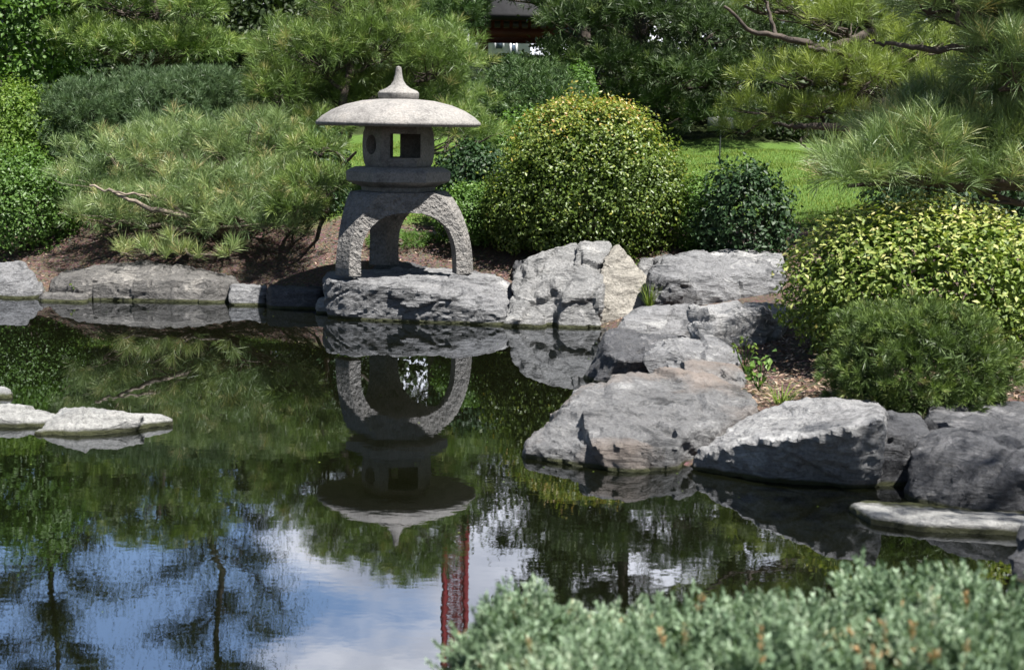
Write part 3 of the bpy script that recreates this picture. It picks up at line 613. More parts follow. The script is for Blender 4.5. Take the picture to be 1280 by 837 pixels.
# ------------------------------------------------------------------ plants
def leaf_shrub(name, label, cat, px, py0, py1, wpx, Y, mat, leaf=.035, dens=1.0, rd=None, amp=.12, hot=.0, group='shrubs round the pond', lump_s=2.2, sub=None, asp=.6, facing_up=.5, seed=1, stems=7, base_z=None, gap=-.38):
    """domed broadleaf shrub whose outline spans py0..py1 and wpx wide in the photo, centred at depth Y"""
    ctr = at(px, (py0 + py1) / 2, Y); rx = wpx / 2 / ppm(Y); top = at(px, py0, Y)[2]; bz = at(px, py1, Y)[2] if base_z is None else base_z
    gr_ = gz(ctr[0], Y); bz = gr_ if bz < gr_ + .25 else bz
    rz = (top - bz) * .62; cz = top - rz
    ry = rd or rx
    t = thing(name, label, cat, (ctr[0], Y, gr_), group)
    mb = MB(); c = np.array([ctr[0], Y, cz])
    area = 2.6 * math.pi * (rx * ry + rx * rz + ry * rz) / 3 * 2
    n = int(dens * area / (leaf * leaf * asp) * 1.25)
    parts_ = [(c, np.array([rx, ry, rz]))] + ([] if sub is None else [(at(a, b_, Y + dy), np.array([ra / ppm(Y), rad, rb / ppm(Y)])) for a, b_, dy, ra, rb, rad in sub])
    for ci, (cc, rr_) in enumerate(parts_):
        nn = n if ci == 0 else int(n * (rr_[0] * rr_[2]) / (rx * rz) * 1.0)
        P, N, k = shell(cc, rr_, nn, .84, 1.02, -.75, amp, lump_s, seed)
        # clumps: drop leaves where fine noise is low so that shade shows between
        cl = lump(P, 5.0, seed) + .7 * lump(P, 12, seed + 2) + rng.normal(size=len(P)) * .2
        keep = (cl > gap) | (k < .87)
        P, N, k = P[keep], N[keep], k[keep]; cl = cl[keep]
        nrm_ = N * .7 + np.array([0, 0, facing_up]) + rng.normal(size=P.shape) * .55
        zrel = (P[:, 2] - bz) / (top - bz)
        tint = np.clip(rng.beta(2, 2.6, len(P)) * .8 + hot * np.clip(zrel - .45, 0, 1) * (.5 + rng.random(len(P))) , 0, 1)
        leaves(mb, P + rng.normal(size=P.shape) * leaf * .3, nrm_, leaf * rng.uniform(.65, 1.25, len(P)), asp, tint)
        # inner layer of larger leaves, tinted darker than the outer ones
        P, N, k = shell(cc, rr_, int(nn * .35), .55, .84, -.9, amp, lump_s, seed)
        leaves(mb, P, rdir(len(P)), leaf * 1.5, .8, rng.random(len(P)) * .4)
        # stray shoots
        P, N, k = shell(cc, rr_, int(nn * .02), 1.0, 1.1, -.3, amp, lump_s, seed)
        leaves(mb, P, rdir(len(P)), leaf, asp, np.clip(rng.random(len(P)) * .6 + hot * .5, 0, 1))
    v = mb.v
    for i in range(len(v)):
        g0 = ground_z(v[i][:, 0], v[i][:, 1]) + .01
        v[i][:, 2] = np.maximum(v[i][:, 2], g0)
    mb.build('foliage', mat, t)
    ms_ = MB()
    for i in range(stems):
        a = rng.random() * 6.28; e = c + np.array([math.cos(a) * rx * .6, math.sin(a) * ry * .6, rz * rng.uniform(-.1, .6)])
        tube(ms_, wiggle((ctr[0] + .1 * math.cos(a) * rx, Y + .1 * math.sin(a) * ry, gr_ - .05), e, 6), np.linspace(.022, .008, 6), 5)
    ms_.build('stem', M['bark'], t, smooth=True)
    return t

def needle_mound(name, label, cat, px, py0, py1, wpx, Y, mat, L=.05, k=14, w=.004, spacing=.045, rd=None, amp=.1, group='shrubs round the pond', sub=None, seed=1, hot=.0, upb=.6, spread=(10, 60), zmin=-.6, stalk=.02, base_free=False):
    ctr = at(px, (py0 + py1) / 2, Y); rx = wpx / 2 / ppm(Y); top = at(px, py0, Y)[2]; gr_ = gz(ctr[0], Y)
    bz = at(px, py1, Y)[2]; bz = gr_ if bz < gr_ + .3 and not base_free else bz
    rz = (top - bz) * .58; cz = top - rz; ry = rd or rx
    t = thing(name, label, cat, (ctr[0], Y, gr_), group)
    mb = MB()
    parts_ = [(np.array([ctr[0], Y, cz]), np.array([rx, ry, rz]))] + ([] if sub is None else [(at(a, b_, Y + dy), np.array([ra / ppm(Y), rad, rb / ppm(Y)])) for a, b_, dy, ra, rb, rad in sub])
    for cc, rr_ in parts_:
        area = 2.6 * math.pi * 2 * (rr_[0] * rr_[1] + rr_[0] * rr_[2] + rr_[1] * rr_[2]) / 3
        n = int(area / spacing ** 2)
        P, N, kk = shell(cc, rr_, n, .86, 1.0, zmin, amp, 2.4, seed)
        cl = lump(P, 6, seed) + .5 * lump(P, 14, seed) + rng.normal(size=len(P)) * .25; keep = cl > -.42
        P, N = P[keep], N[keep]
        needles(mb, P, N * 1.0 + np.array([0, 0, upb]) + rng.normal(size=P.shape) * .25, k, L, w, spread, stalk=stalk, tint=np.clip(rng.beta(2, 2.4, len(P)) + hot * rng.random(len(P)), 0, 1))
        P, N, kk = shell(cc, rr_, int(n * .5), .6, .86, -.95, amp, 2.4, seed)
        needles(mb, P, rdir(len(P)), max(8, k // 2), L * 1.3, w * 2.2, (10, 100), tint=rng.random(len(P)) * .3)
    for i in range(len(mb.v)):
        mb.v[i][:, 2] = np.maximum(mb.v[i][:, 2], ground_z(mb.v[i][:, 0], mb.v[i][:, 1]) + .01)
    mb.build('foliage', mat, t)
    ms_ = MB()
    for i in range(6):
        a = rng.random() * 6.28; cc, rr_ = parts_[i % len(parts_)]; e = cc + np.array([math.cos(a) * rr_[0] * .6, math.sin(a) * rr_[1] * .6, rr_[2] * .3])
        tube(ms_, wiggle((ctr[0], Y, gr_ - .05), e, 7), np.linspace(.03, .008, 7), 5)
    ms_.build('stem', M['bark'], t, smooth=True)
    return t

def pine(name, label, base, trunk, pads, mat, L=.13, k=40, w=.004, spacing=.11, group='pines behind the pond', bark='bark', twigs=.25, amp=.15, tr=.09, hot=.0, under=.25, spread=(10, 70), cat='pine tree', limbs=None, upb=.75, inner=.5, limb_r=.03, gap=-.42):
    """trunk: list of world points; pads: (px, py, rx px, rz px, Y, ry m) flattened clouds of needle tufts"""
    base = np.asarray(base, float)
    t = thing(name, label, cat, base, group)
    mc, mt_ = MB(), MB()
    trunk = np.array([base + [0, 0, -.1]] + [np.asarray(q, float) for q in trunk])
    tt = np.linspace(0, len(trunk) - 1, len(trunk) * 6)
    path = np.stack([np.interp(tt, np.arange(len(trunk)), trunk[:, i]) for i in range(3)], 1)
    path[1:-1] += rng.normal(size=path[1:-1].shape) * .012
    tube(mt_, path, np.linspace(tr, tr * .3, len(path)), 9)
    for (px, py, rpx, rpz, Y, ry) in pads:
        c = at(px, py, Y); rr_ = np.array([rpx / ppm(Y), ry, rpz / ppm(Y)])
        area = 2 * math.pi * (rr_[0] * rr_[1] * 1.0 + rr_[0] * rr_[2] + rr_[1] * rr_[2]) / 1.6
        n = max(12, int(area / spacing ** 2))
        P, N, kk = shell(c, rr_, n, .72, 1.02, -.12, amp, 2.6, c[0] + c[2])
        cl = lump(P, 3.2, px * .1) + rng.normal(size=len(P)) * .35; P, N = P[cl > gap], N[cl > gap]
        ax = N * .8 + np.array([0, 0, upb]) + rng.normal(size=P.shape) * .28
        needles(mc, P, ax, k, L * rng.uniform(.65, 1.15, len(P)), w, spread, stalk=L * .45, tint=np.clip(rng.beta(1.6, 1.9, len(P)) + hot * rng.random(len(P)), 0, 1))
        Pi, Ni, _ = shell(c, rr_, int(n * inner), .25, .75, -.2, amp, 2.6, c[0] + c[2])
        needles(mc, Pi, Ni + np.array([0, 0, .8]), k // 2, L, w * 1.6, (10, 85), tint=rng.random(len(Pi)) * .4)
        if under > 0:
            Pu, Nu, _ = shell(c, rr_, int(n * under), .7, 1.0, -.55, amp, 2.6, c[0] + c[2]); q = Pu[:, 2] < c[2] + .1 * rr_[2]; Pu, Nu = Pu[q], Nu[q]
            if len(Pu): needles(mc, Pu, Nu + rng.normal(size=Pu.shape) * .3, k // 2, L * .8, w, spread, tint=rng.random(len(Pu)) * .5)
        # limb to the pad and twigs to its tufts
        low = path[np.argmin(np.linalg.norm((path - (c - [0, 0, rr_[2] + .25 * np.linalg.norm(path[:, :2] - c[:2], axis=1).min()])) * [1, 1, 2], axis=1))]
        hub = c - np.array([0, 0, rr_[2] * .35])
        lb = wiggle(low, hub, 9, .10, .04)
        tube(mt_, lb, np.linspace(min(tr * .6, limb_r), limb_r * .4, 9), 7)
        for q in range(max(3, int(len(P) * twigs * .25))):
            e = P[rng.integers(len(P))]; s0 = lb[rng.integers(4, 9)]
            mid = s0 + (e - s0) * .55 - np.array([0, 0, .12 * rr_[2]])
            w1 = np.concatenate([wiggle(s0, mid, 4, .1), wiggle(mid, e, 4, .1)[1:]])
            tube(mt_, w1, np.linspace(limb_r * .38, .003, len(w1)), 4)
    if limbs:
        for pts, r0, r1 in limbs:
            q = np.array([at(*p_) for p_ in pts]); tt = np.linspace(0, len(q) - 1, len(q) * 5)
            pp = np.stack([np.interp(tt, np.arange(len(q)), q[:, i]) for i in range(3)], 1); pp[1:-1] += rng.normal(size=pp[1:-1].shape) * .008
            tube(mt_, pp, np.linspace(r0, r1, len(pp)), 7)
    for i in range(len(mc.v)):
        mc.v[i][:, 2] = np.maximum(mc.v[i][:, 2], ground_z(mc.v[i][:, 0], mc.v[i][:, 1]) + .02)
    mc.build('crown', mat, t)
    mt_.build('trunk', M[bark], t, smooth=True)
    return t

def G3(px, Y): # ground point under photo column px at depth Y
    x = at(px, 300, Y)[0]; return np.array([x, Y, gz(x, Y)])

# --- left bank
needle_mound('spreading_juniper', 'blue green mounded conifer between the left pine and the yellow green shrub', 'shrub', 185, 90, 260, 250, 15.2, G['blue'], L=.08, k=18, w=.004, spacing=.055, rd=.8, amp=.24, sub=[(250, 112, 0.3, 60, 26, .5), (110, 150, -.2, 60, 45, .5)], seed=4)
leaf_shrub('leafy_shrub', 'yellow green leafy shrub at the left edge above the far bank', 'shrub', 12, 98, 260, 170, 15.0, G['lime'], leaf=.035, rd=.8, hot=.3, seed=2, dens=.8)
leaf_shrub('leafy_shrub', 'dark green leafy shrub at the left edge right above the pale boulder', 'shrub', 22, 185, 345, 165, 13.9, G['green'], leaf=.035, rd=.6, seed=3, dens=.9)
pine('low_spreading_pine', 'low grey green pine with bare pale branches spreading over the far bank', G3(255, 14.2), [at(262, 300, 14.1), at(255, 275, 14.1), at(245, 250, 14.1)],
     [(150, 208, 72, 36, 13.8, .5), (230, 200, 80, 44, 14.1, .6), (310, 195, 66, 50, 14.1, .5), (255, 240, 95, 28, 13.5, .5), (120, 235, 50, 20, 13.5, .35), (345, 240, 50, 36, 13.7, .45), (190, 262, 85, 20, 13.3, .45), (300, 268, 80, 20, 13.3, .5), (375, 262, 40, 18, 13.3, .4), (330, 284, 60, 12, 13.15, .35), (125, 272, 50, 14, 13.3, .35), (215, 286, 60, 10, 13.2, .3), (360, 190, 40, 40, 14.2, .4)],
     G['pine_grey'], L=.16, k=42, w=.0034, spacing=.105, twigs=.6, amp=.28, hot=.15, bark='bark_low', inner=.22, gap=-.12, under=.12,
     limbs=[([(262, 300, 14.1), (235, 272, 13.1), (190, 262, 12.95), (150, 244, 12.95), (112, 232, 12.95)], .034, .010), ([(235, 272, 13.1), (200, 246, 13.0), (140, 240, 12.9)], .02, .008), ([(262, 300, 14.1), (225, 300, 13.3), (170, 320, 12.95), (152, 316, 12.9)], .025, .006), ([(225, 300, 13.3), (235, 318, 12.95), (285, 318, 12.9)], .018, .005), ([(262, 290, 14), (300, 262, 13.6), (345, 250, 13.5)], .025, .006)])
for (px, py, Y) in []: pass
# drooping tufts at the water edge belong to the same pine
lowp = bpy.data.objects['low_spreading_pine']
mb = MB(); P = []; A = []
for px, py in [(150, 318), (158, 312), (190, 320), (200, 314), (212, 322), (228, 318), (240, 322), (282, 318), (290, 312), (215, 305), (178, 310)]:
    for q in range(3): P.append(at(px + rng.normal() * 5, py + rng.normal() * 3, 12.95 + rng.normal() * .08)); A.append((rng.normal() * .4, rng.normal() * .3 - .2, .9))
needles(mb, np.array(P), np.array(A), 46, .17, .0045, (8, 62), stalk=.05, tint=rng.uniform(.5, .95, len(P)))
mb.build('low_tufts', G['pine_grey'], lowp)

pine('layered_pine', 'pine with flat layered pads and dark gap beneath at the upper left', G3(190, 18), [at(190, 140, 18), at(200, 60, 18), at(185, -50, 18)],
     [(185, 62, 105, 24, 17.6, .9), (110, 50, 50, 22, 17.4, .6), (250, 62, 50, 25, 17.3, .6), (150, 8, 90, 22, 17.8, .9), (245, 15, 35, 24, 17.2, .6), (190, -45, 90, 26, 18, .9)],
     G['pine'], L=.14, k=30, w=.006, spacing=.12, amp=.18, tr=.1)
leaf_shrub('broadleaf_tree', 'light green broadleaf tree in the top left corner', 'tree', 25, -120, 105, 160, 18, G['green'], leaf=.07, rd=1.1, dens=1.0, group='trees behind the pond', amp=.2, seed=9, base_z=1.7)

# --- behind the lantern
pine('broad_pine', 'broad yellow green pine filling the space behind the lantern', G3(415, 14.8), [at(420, 270, 14.8), at(405, 225, 14.7), at(425, 160, 14.8), at(440, 60, 15), at(448, -10, 15)],
     [(395, 70, 75, 42, 14.9, .7), (470, 55, 80, 42, 15.1, .7), (545, 80, 60, 42, 15.0, .6), (350, 120, 40, 42, 14.7, .5), (430, 125, 70, 36, 15.4, .6), (520, 130, 85, 40, 15.3, .6), (575, 170, 55, 30, 14.6, .4), (390, 165, 45, 26, 14.6, .35), (450, 5, 70, 30, 15.3, .7), (370, 200, 30, 22, 14.4, .3), (392, 232, 40, 20, 13.0, .4), (400, 188, 36, 20, 13.3, .35), (372, 262, 34, 16, 12.9, .35), (520, -20, 60, 40, 15.6, .7)],
     G['pine'], L=.14, k=40, w=.0036, spacing=.10, amp=.28, tr=.08, hot=.12, twigs=.4,
     limbs=[([(405, 225, 14.7), (430, 205, 14.2), (445, 190, 14.1)], .03, .012), ([(415, 262, 14.8), (395, 245, 14.2), (372, 238, 14.0)], .03, .01), ([(420, 240, 14.6), (400, 200, 14.3), (380, 175, 14.2)], .03, .01), ([(545, 205, 14.5), (590, 180, 14.4), (630, 165, 14.4)], .018, .006)])
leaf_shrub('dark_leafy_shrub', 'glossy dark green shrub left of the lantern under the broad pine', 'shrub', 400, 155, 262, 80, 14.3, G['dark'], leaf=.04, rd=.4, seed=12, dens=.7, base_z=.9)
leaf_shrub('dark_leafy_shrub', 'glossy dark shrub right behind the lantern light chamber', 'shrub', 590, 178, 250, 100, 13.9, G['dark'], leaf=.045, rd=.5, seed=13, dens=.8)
leaf_shrub('low_leafy_shrub', 'light green shrub between the lantern leg and the clipped dome', 'shrub', 588, 228, 345, 90, 13.4, G['green'], leaf=.03, rd=.5, seed=14, hot=.3)
needle_mound('rounded_conifer', 'dense dark green hedge like conifer mound below the pavilion', 'shrub', 660, 74, 200, 165, 17.5, G['yew'], L=.09, k=14, w=.008, spacing=.075, rd=.8, seed=5, group='shrubs round the pond')
leaf_shrub('bright_shrub', 'bright green low shrub behind the clipped dome', 'shrub', 655, 138, 260, 120, 16, G['green'], leaf=.04, rd=.6, hot=.3, seed=15)
leaf_shrub('pale_leaf_shrub', 'small pale green leafy shrub beside the dark round conifer mound', 'shrub', 725, 78, 160, 46, 19, G['green'], leaf=.05, rd=.5, seed=16)
leaf_shrub('clipped_dome_shrub', 'large clipped dome shrub with rusty yellow new growth beside the lantern', 'shrub', 738, 121, 335, 246, 13.0, G['dome'], leaf=.034, rd=.85, amp=.075, hot=.75, seed=17, sub=[(668, 265, 0, 66, 66, .55), (800, 255, .1, 66, 75, .6), (735, 175, .1, 90, 55, .6)], lump_s=2.0, asp=.62, gap=-.12)
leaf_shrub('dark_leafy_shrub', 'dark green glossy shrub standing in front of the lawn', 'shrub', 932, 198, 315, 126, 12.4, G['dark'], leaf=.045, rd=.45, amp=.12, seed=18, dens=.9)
leaf_shrub('small_green_shrub', 'small light green shrub squeezed between the dome and the dark shrub', 'shrub', 868, 215, 300, 50, 12.9, G['green'], leaf=.03, rd=.25, seed=19, hot=.4)

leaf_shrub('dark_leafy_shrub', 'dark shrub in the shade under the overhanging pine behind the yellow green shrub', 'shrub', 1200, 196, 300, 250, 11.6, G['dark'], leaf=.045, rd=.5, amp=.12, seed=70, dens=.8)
# big dark pine
pine('tall_dark_pine', 'big dark green pine right of the red pavilion', G3(800, 24), [at(800, 100, 24), at(800, -100, 24), at(810, -350, 24), at(805, -560, 24)],
     [(720, 30, 45, 28, 22.6, .9), (800, 20, 60, 34, 22.3, 1.0), (880, 40, 60, 34, 22.4, 1.0), (770, 80, 60, 30, 22.4, .9), (850, 95, 70, 36, 22.2, .9), (930, 100, 60, 40, 22.6, .9), (800, 130, 55, 26, 22.6, .8), (900, 150, 60, 24, 22.4, .8), (700, 75, 28, 20, 23, .7), (655, -8, 50, 14, 23.4, .6), (690, 6, 34, 16, 23.2, .5), (610, -14, 40, 14, 23.6, .5), (960, 50, 60, 44, 23, .9), (830, -40, 110, 40, 23, 1.4), (760, -110, 60, 36, 23.5, 1.2), (870, -130, 70, 36, 23.5, 1.2), (820, -220, 80, 36, 24, 1.2), (800, -310, 60, 34, 24, 1), (815, -400, 50, 34, 24, .9), (805, -480, 34, 32, 24, .7), (805, 180, 70, 16, 23, .8)],
     G['pine_dark'], L=.17, k=22, w=.010, spacing=.16, amp=.2, tr=.16, under=.5, inner=.8)
pine('round_topped_pine', 'round topped pine left of the red pavilion', G3(545, 24), [at(545, 60, 24), at(550, -20, 24), at(548, -120, 24)],
     [(540, 35, 62, 34, 23.5, .9), (490, 15, 45, 28, 23.6, .8), (575, 15, 36, 40, 23.6, .7), (540, -20, 55, 30, 24, .9), (545, -90, 40, 30, 24, .8)],
     G['yew'], L=.16, k=22, w=.010, spacing=.15, amp=.12, tr=.12, under=.4)

# right side pines
pine('lawn_pine', 'yellow green pine with dark crooked branches above the lawn', G3(1240, 15), [at(1220, 200, 14.6), at(1130, 150, 14.0), at(1060, 100, 13.5), at(1090, 40, 13.4), at(1060, -60, 13.4)],
     [(1000, 12, 70, 22, 13.2, .5), (930, 0, 45, 20, 13.4, .5), (1060, 30, 50, 20, 13.0, .5), (985, 100, 60, 26, 13.0, .5), (1050, 95, 60, 28, 12.8, .5), (1110, 110, 60, 34, 13.0, .5), (960, 140, 55, 20, 13.2, .4), (1030, 150, 60, 22, 13.0, .4), (930, 165, 35, 10, 13.6, .3), (1150, 60, 60, 30, 13.3, .5), (1210, 100, 60, 34, 13.6, .5), (1000, -50, 90, 30, 13.6, .6), (1120, -60, 80, 34, 13.6, .6), (1090, 165, 50, 22, 13.3, .4), (1100, 200, 50, 24, 14.2, .5), (1170, 190, 60, 40, 14.3, .6), (1250, 190, 60, 46, 14.3, .6), (1200, 225, 90, 24, 14.0, .5)],
     G['pine_bright'], L=.15, k=40, w=.0034, spacing=.125, amp=.25, tr=.1, twigs=.6, hot=.1, inner=.3, under=.15,
     limbs=[([(1110, 170, 14.0), (1060, 160, 13.0), (1010, 158, 12.8), (985, 158, 12.8), (965, 152, 12.8)], .055, .006), ([(1010, 160, 12.8), (1000, 180, 12.7), (1015, 186, 12.7)], .015, .006),
            ([(1090, 40, 13.4), (1030, 62, 12.8), (995, 50, 12.7), (940, 40, 12.7), (905, 8, 12.7)], .045, .012), ([(1080, 75, 13), (1040, 66, 12.7), (1010, 60, 12.7)], .03, .02), ([(970, 45, 12.7), (960, 10, 12.8), (950, -20, 12.8)], .02, .01), ([(1060, 140, 13), (1075, 115, 12.8), (1100, 90, 12.8)], .02, .008)])
pine('overhanging_pine', 'long needled grey green pine reaching in from the right edge', G3(1500, 9.8), [at(1480, 240, 9.7), at(1440, 160, 9.4), at(1380, 80, 9.2), at(1390, -40, 9.2)],
     [(1090, 212, 58, 34, 8.9, .35), (1150, 195, 62, 42, 9.0, .4), (1215, 185, 60, 48, 9.2, .4), (1270, 200, 50, 50, 9.0, .4), (1120, 170, 45, 30, 9.3, .35), (1180, 150, 50, 34, 9.5, .4), (1060, 225, 36, 22, 8.8, .25), (1240, 225, 60, 22, 8.9, .35), (1160, 228, 60, 16, 8.8, .3), (1250, 95, 48, 48, 8.9, .35), (1200, 20, 60, 34, 9.3, .4), (1270, 30, 60, 44, 9.4, .5), (1160, 10, 30, 20, 9.1, .3), (1330, 120, 70, 60, 9.2, .5), (1340, 0, 80, 60, 9.2, .6), (1300, -80, 120, 50, 9.2, .7)],
     G['pine_grey'], L=.18, k=52, w=.0032, spacing=.095, amp=.25, tr=.11, twigs=.5, hot=.12, inner=.35, under=.3,
     limbs=[([(1480, 240, 9.7), (1300, 232, 9.0), (1200, 232, 8.8), (1130, 226, 8.7), (1085, 232, 8.7)], .05, .012), ([(1300, 232, 9.0), (1200, 222, 8.7), (1110, 216, 8.6)], .03, .01), ([(1380, 80, 9.2), (1260, 60, 9.0), (1200, 30, 8.9), (1190, 0, 8.9)], .03, .01), ([(1260, 60, 9.0), (1150, 60, 9.0), (1105, 55, 9.1), (1085, 50, 9.1)], .026, .004)])
pine('shade_pine', 'pine just beyond the right edge shading the dark rocks', G3(2100, 5.6), [(4.5, 5.3, 1.2), (4.4, 5.0, 2.4), (4.3, 4.9, 3.4)],
     [(1700, -420, 200, 60, 5.0, .5), (1850, -560, 260, 60, 4.9, .6), (1620, -250, 130, 50, 5.2, .4), (1950, -300, 260, 80, 5.2, .6)], G['pine_grey'], L=.14, k=34, w=.004, spacing=.19, tr=.09, group=None, amp=.3, inner=.15)
# --- right bank shrubs
leaf_shrub('yellow_green_shrub', 'wide yellow green leafy shrub spilling over the right bank', 'shrub', 1160, 246, 430, 370, 8.75, G['yellow'], leaf=.042, gap=-.7, rd=.75, amp=.06, hot=.6, seed=21, asp=.5, facing_up=.8, dens=.9, lump_s=1.5)
needle_mound('mugo_pine', 'compact dark green mugo pine on mulch in front of the yellow green shrub', 'shrub', 1148, 380, 498, 232, 7.45, G['mugo'], L=.055, k=30, w=.0032, spacing=.042, rd=.42, amp=.2, seed=22, hot=.1, upb=.7)
# --- grasses and small plants
def grass_clump(name, label, px, py, Y, h, n, spread_=.08, mat=None, z=None):
    b0 = at(px, py, Y)
    t = thing(name, label, 'grass clump', b0, None)
    mb = MB()
    for i in range(n):
        a = rng.random() * 6.28; r_ = rng.random() * spread_ * .3
        p0 = b0 + np.array([math.cos(a) * r_, math.sin(a) * r_, -.02]); le = rng.random() ** .7 * spread_ * 1.3; hh = h * rng.uniform(.55, 1)
        ts = np.linspace(0, 1, 5)
        pts = np.stack([p0[0] + math.cos(a) * le * ts ** 2, p0[1] + math.sin(a) * le * ts ** 2, p0[2] + hh * ts * (1 - .15 * ts)], 1)
        wv = np.array([-math.sin(a), math.cos(a), 0]) * .0045 * (1 - ts[:, None] * .95)
        v = np.concatenate([pts - wv, pts + wv]); f = [[j, j + 1, j + 6, j + 5] for j in range(4)]
        mb.add(v, f, rng.random())
    mb.build('blades', mat or G['grass'], t)
    return t
grass_clump('grass_clump', 'bright green grass clump growing between the cream boulder and the dark rock', 812, 388, 10.95, .29, 60, .10)
grass_clump('grass_clump', 'thin grasses at the foot of the brown stained rock', 978, 500, 7.6, .12, 40, .22)
def small_plant(label, px, py, Y, h, n, leaf, mat):
    b0 = at(px, py, Y); t = thing('small_leafy_plant', label, 'plant', b0)
    mb, ms_ = MB(), MB(); C = []
    for i in range(n):
        a = rng.random() * 6.28; e = b0 + np.array([math.cos(a) * h * .3, math.sin(a) * h * .3, h * rng.uniform(.4, 1)])
        tube(ms_, wiggle(b0, e, 5), .003, 4); C += [e + rng.normal(size=3) * leaf * .5 for _ in range(4)]
    C = np.array(C); leaves(mb, C, rdir(len(C)) + [0, -.3, .9], leaf, .6)
    mb.build('foliage', mat, t); ms_.build('stem', G['green'], t)
small_plant('small round leaved plant growing in the gap beside the rust tinged slab', 948, 488, 7.9, .17, 9, .05, G['green'])
small_plant('thin upright sapling with light leaves beside the rust tinged slab', 930, 465, 8.2, .20, 6, .03, G['lime'])
small_plant('tiny green sprout on the ledge stone at the left', 93, 366, 12.6, .08, 4, .02, G['grass'])

# ferns and low ground plants under the lantern arch
needle_mound('low_ground_juniper', 'low green ground plants seen through the lantern arch', 'shrub', 505, 296, 330, 90, 13.5, G['green'], L=.06, k=12, w=.005, spacing=.06, rd=.3, seed=31)

# ------------------------------------------------------------------ foreground juniper
def juniper():
    t = thing('blue_green_juniper', 'blurred blue green juniper with brown tips in the lower right foreground', 'shrub', (1.0, 2.6, .1))
    mb = MB()
    lobes = [(660, 862, 90, 105, 2.75, .3), (760, 880, 80, 110, 2.7, .3), (860, 868, 85, 115, 2.75, .3), (940, 862, 75, 115, 2.85, .28), (1030, 850, 70, 95, 2.7, .3), (1115, 806, 64, 108, 2.9, .28), (1200, 820, 70, 108, 2.85, .3), (1290, 850, 80, 110, 2.8, .3), (990, 900, 120, 120, 2.4, .3), (1180, 900, 130, 130, 2.4, .3), (770, 930, 130, 120, 2.4, .3), (1400, 850, 100, 130, 2.7, .35), (620, 850, 40, 45, 2.7, .15)]
    lobes = [(a_, b_ + (16 if a_ < 700 else 26), c_, d_, e_, f_) for a_, b_, c_, d_, e_, f_ in lobes]
    for (px, py, rx, rz, Y, ry) in lobes:
        c = at(px, py, Y); rr_ = np.array([rx / ppm(Y), ry, rz / ppm(Y)])
        area = 2 * math.pi * (rr_[0] * rr_[1] + rr_[0] * rr_[2] + rr_[1] * rr_[2]) / 1.6
        n = int(area / .024 ** 2)
        P, N, _ = shell(c, rr_, n, .82, 1.02, -.1, .16, 3.0, px * .01)
        cl = lump(P, 12, 1) + rng.normal(size=len(P)) * .22; P, N = P[cl > -.08], N[cl > -.08]
        ax = nrm(N * .6 + np.array([0, 0, .75]) + rng.normal(size=P.shape) * .35)
        br = (lump(P, 9, 4) + rng.normal(size=len(P)) * .2) > .78
        cl2 = lump(P, 6, 9) * .28
        tint = np.where(br, rng.uniform(.88, 1, len(P)), np.clip(rng.beta(1.3, 1.3, len(P)) * .8 + cl2, 0, .86))
        # a shoot: short needles all along a 4 cm axis
        sz = rng.random(len(P)) < .45
        needles(mb, P[sz], ax[sz], 44, .015, .0044, (10, 42), stalk=.062, tint=tint[sz], bend=0)
        needles(mb, P[~sz], ax[~sz], 30, .017, .0046, (12, 48), stalk=.036, tint=tint[~sz], bend=0)
        Pi, Ni, _ = shell(c, rr_, int(n * .5), .6, .84, -.3, .16, 3, px * .01)
        needles(mb, Pi, Ni + [0, 0, .5], 16, .025, .008, (10, 70), stalk=.04, tint=rng.random(len(Pi)) * .3, bend=0)
    mb.build('foliage', G['juniper'], t)
    ms_ = MB()
    for (px, py, rx, rz, Y, ry) in lobes:
        tube(ms_, wiggle((1.0, 2.6, gz(1.0, 2.6) - .05), at(px, py, Y), 8), np.linspace(.02, .006, 8), 5)
    ms_.build('stem', M['bark'], t, smooth=True)
juniper()

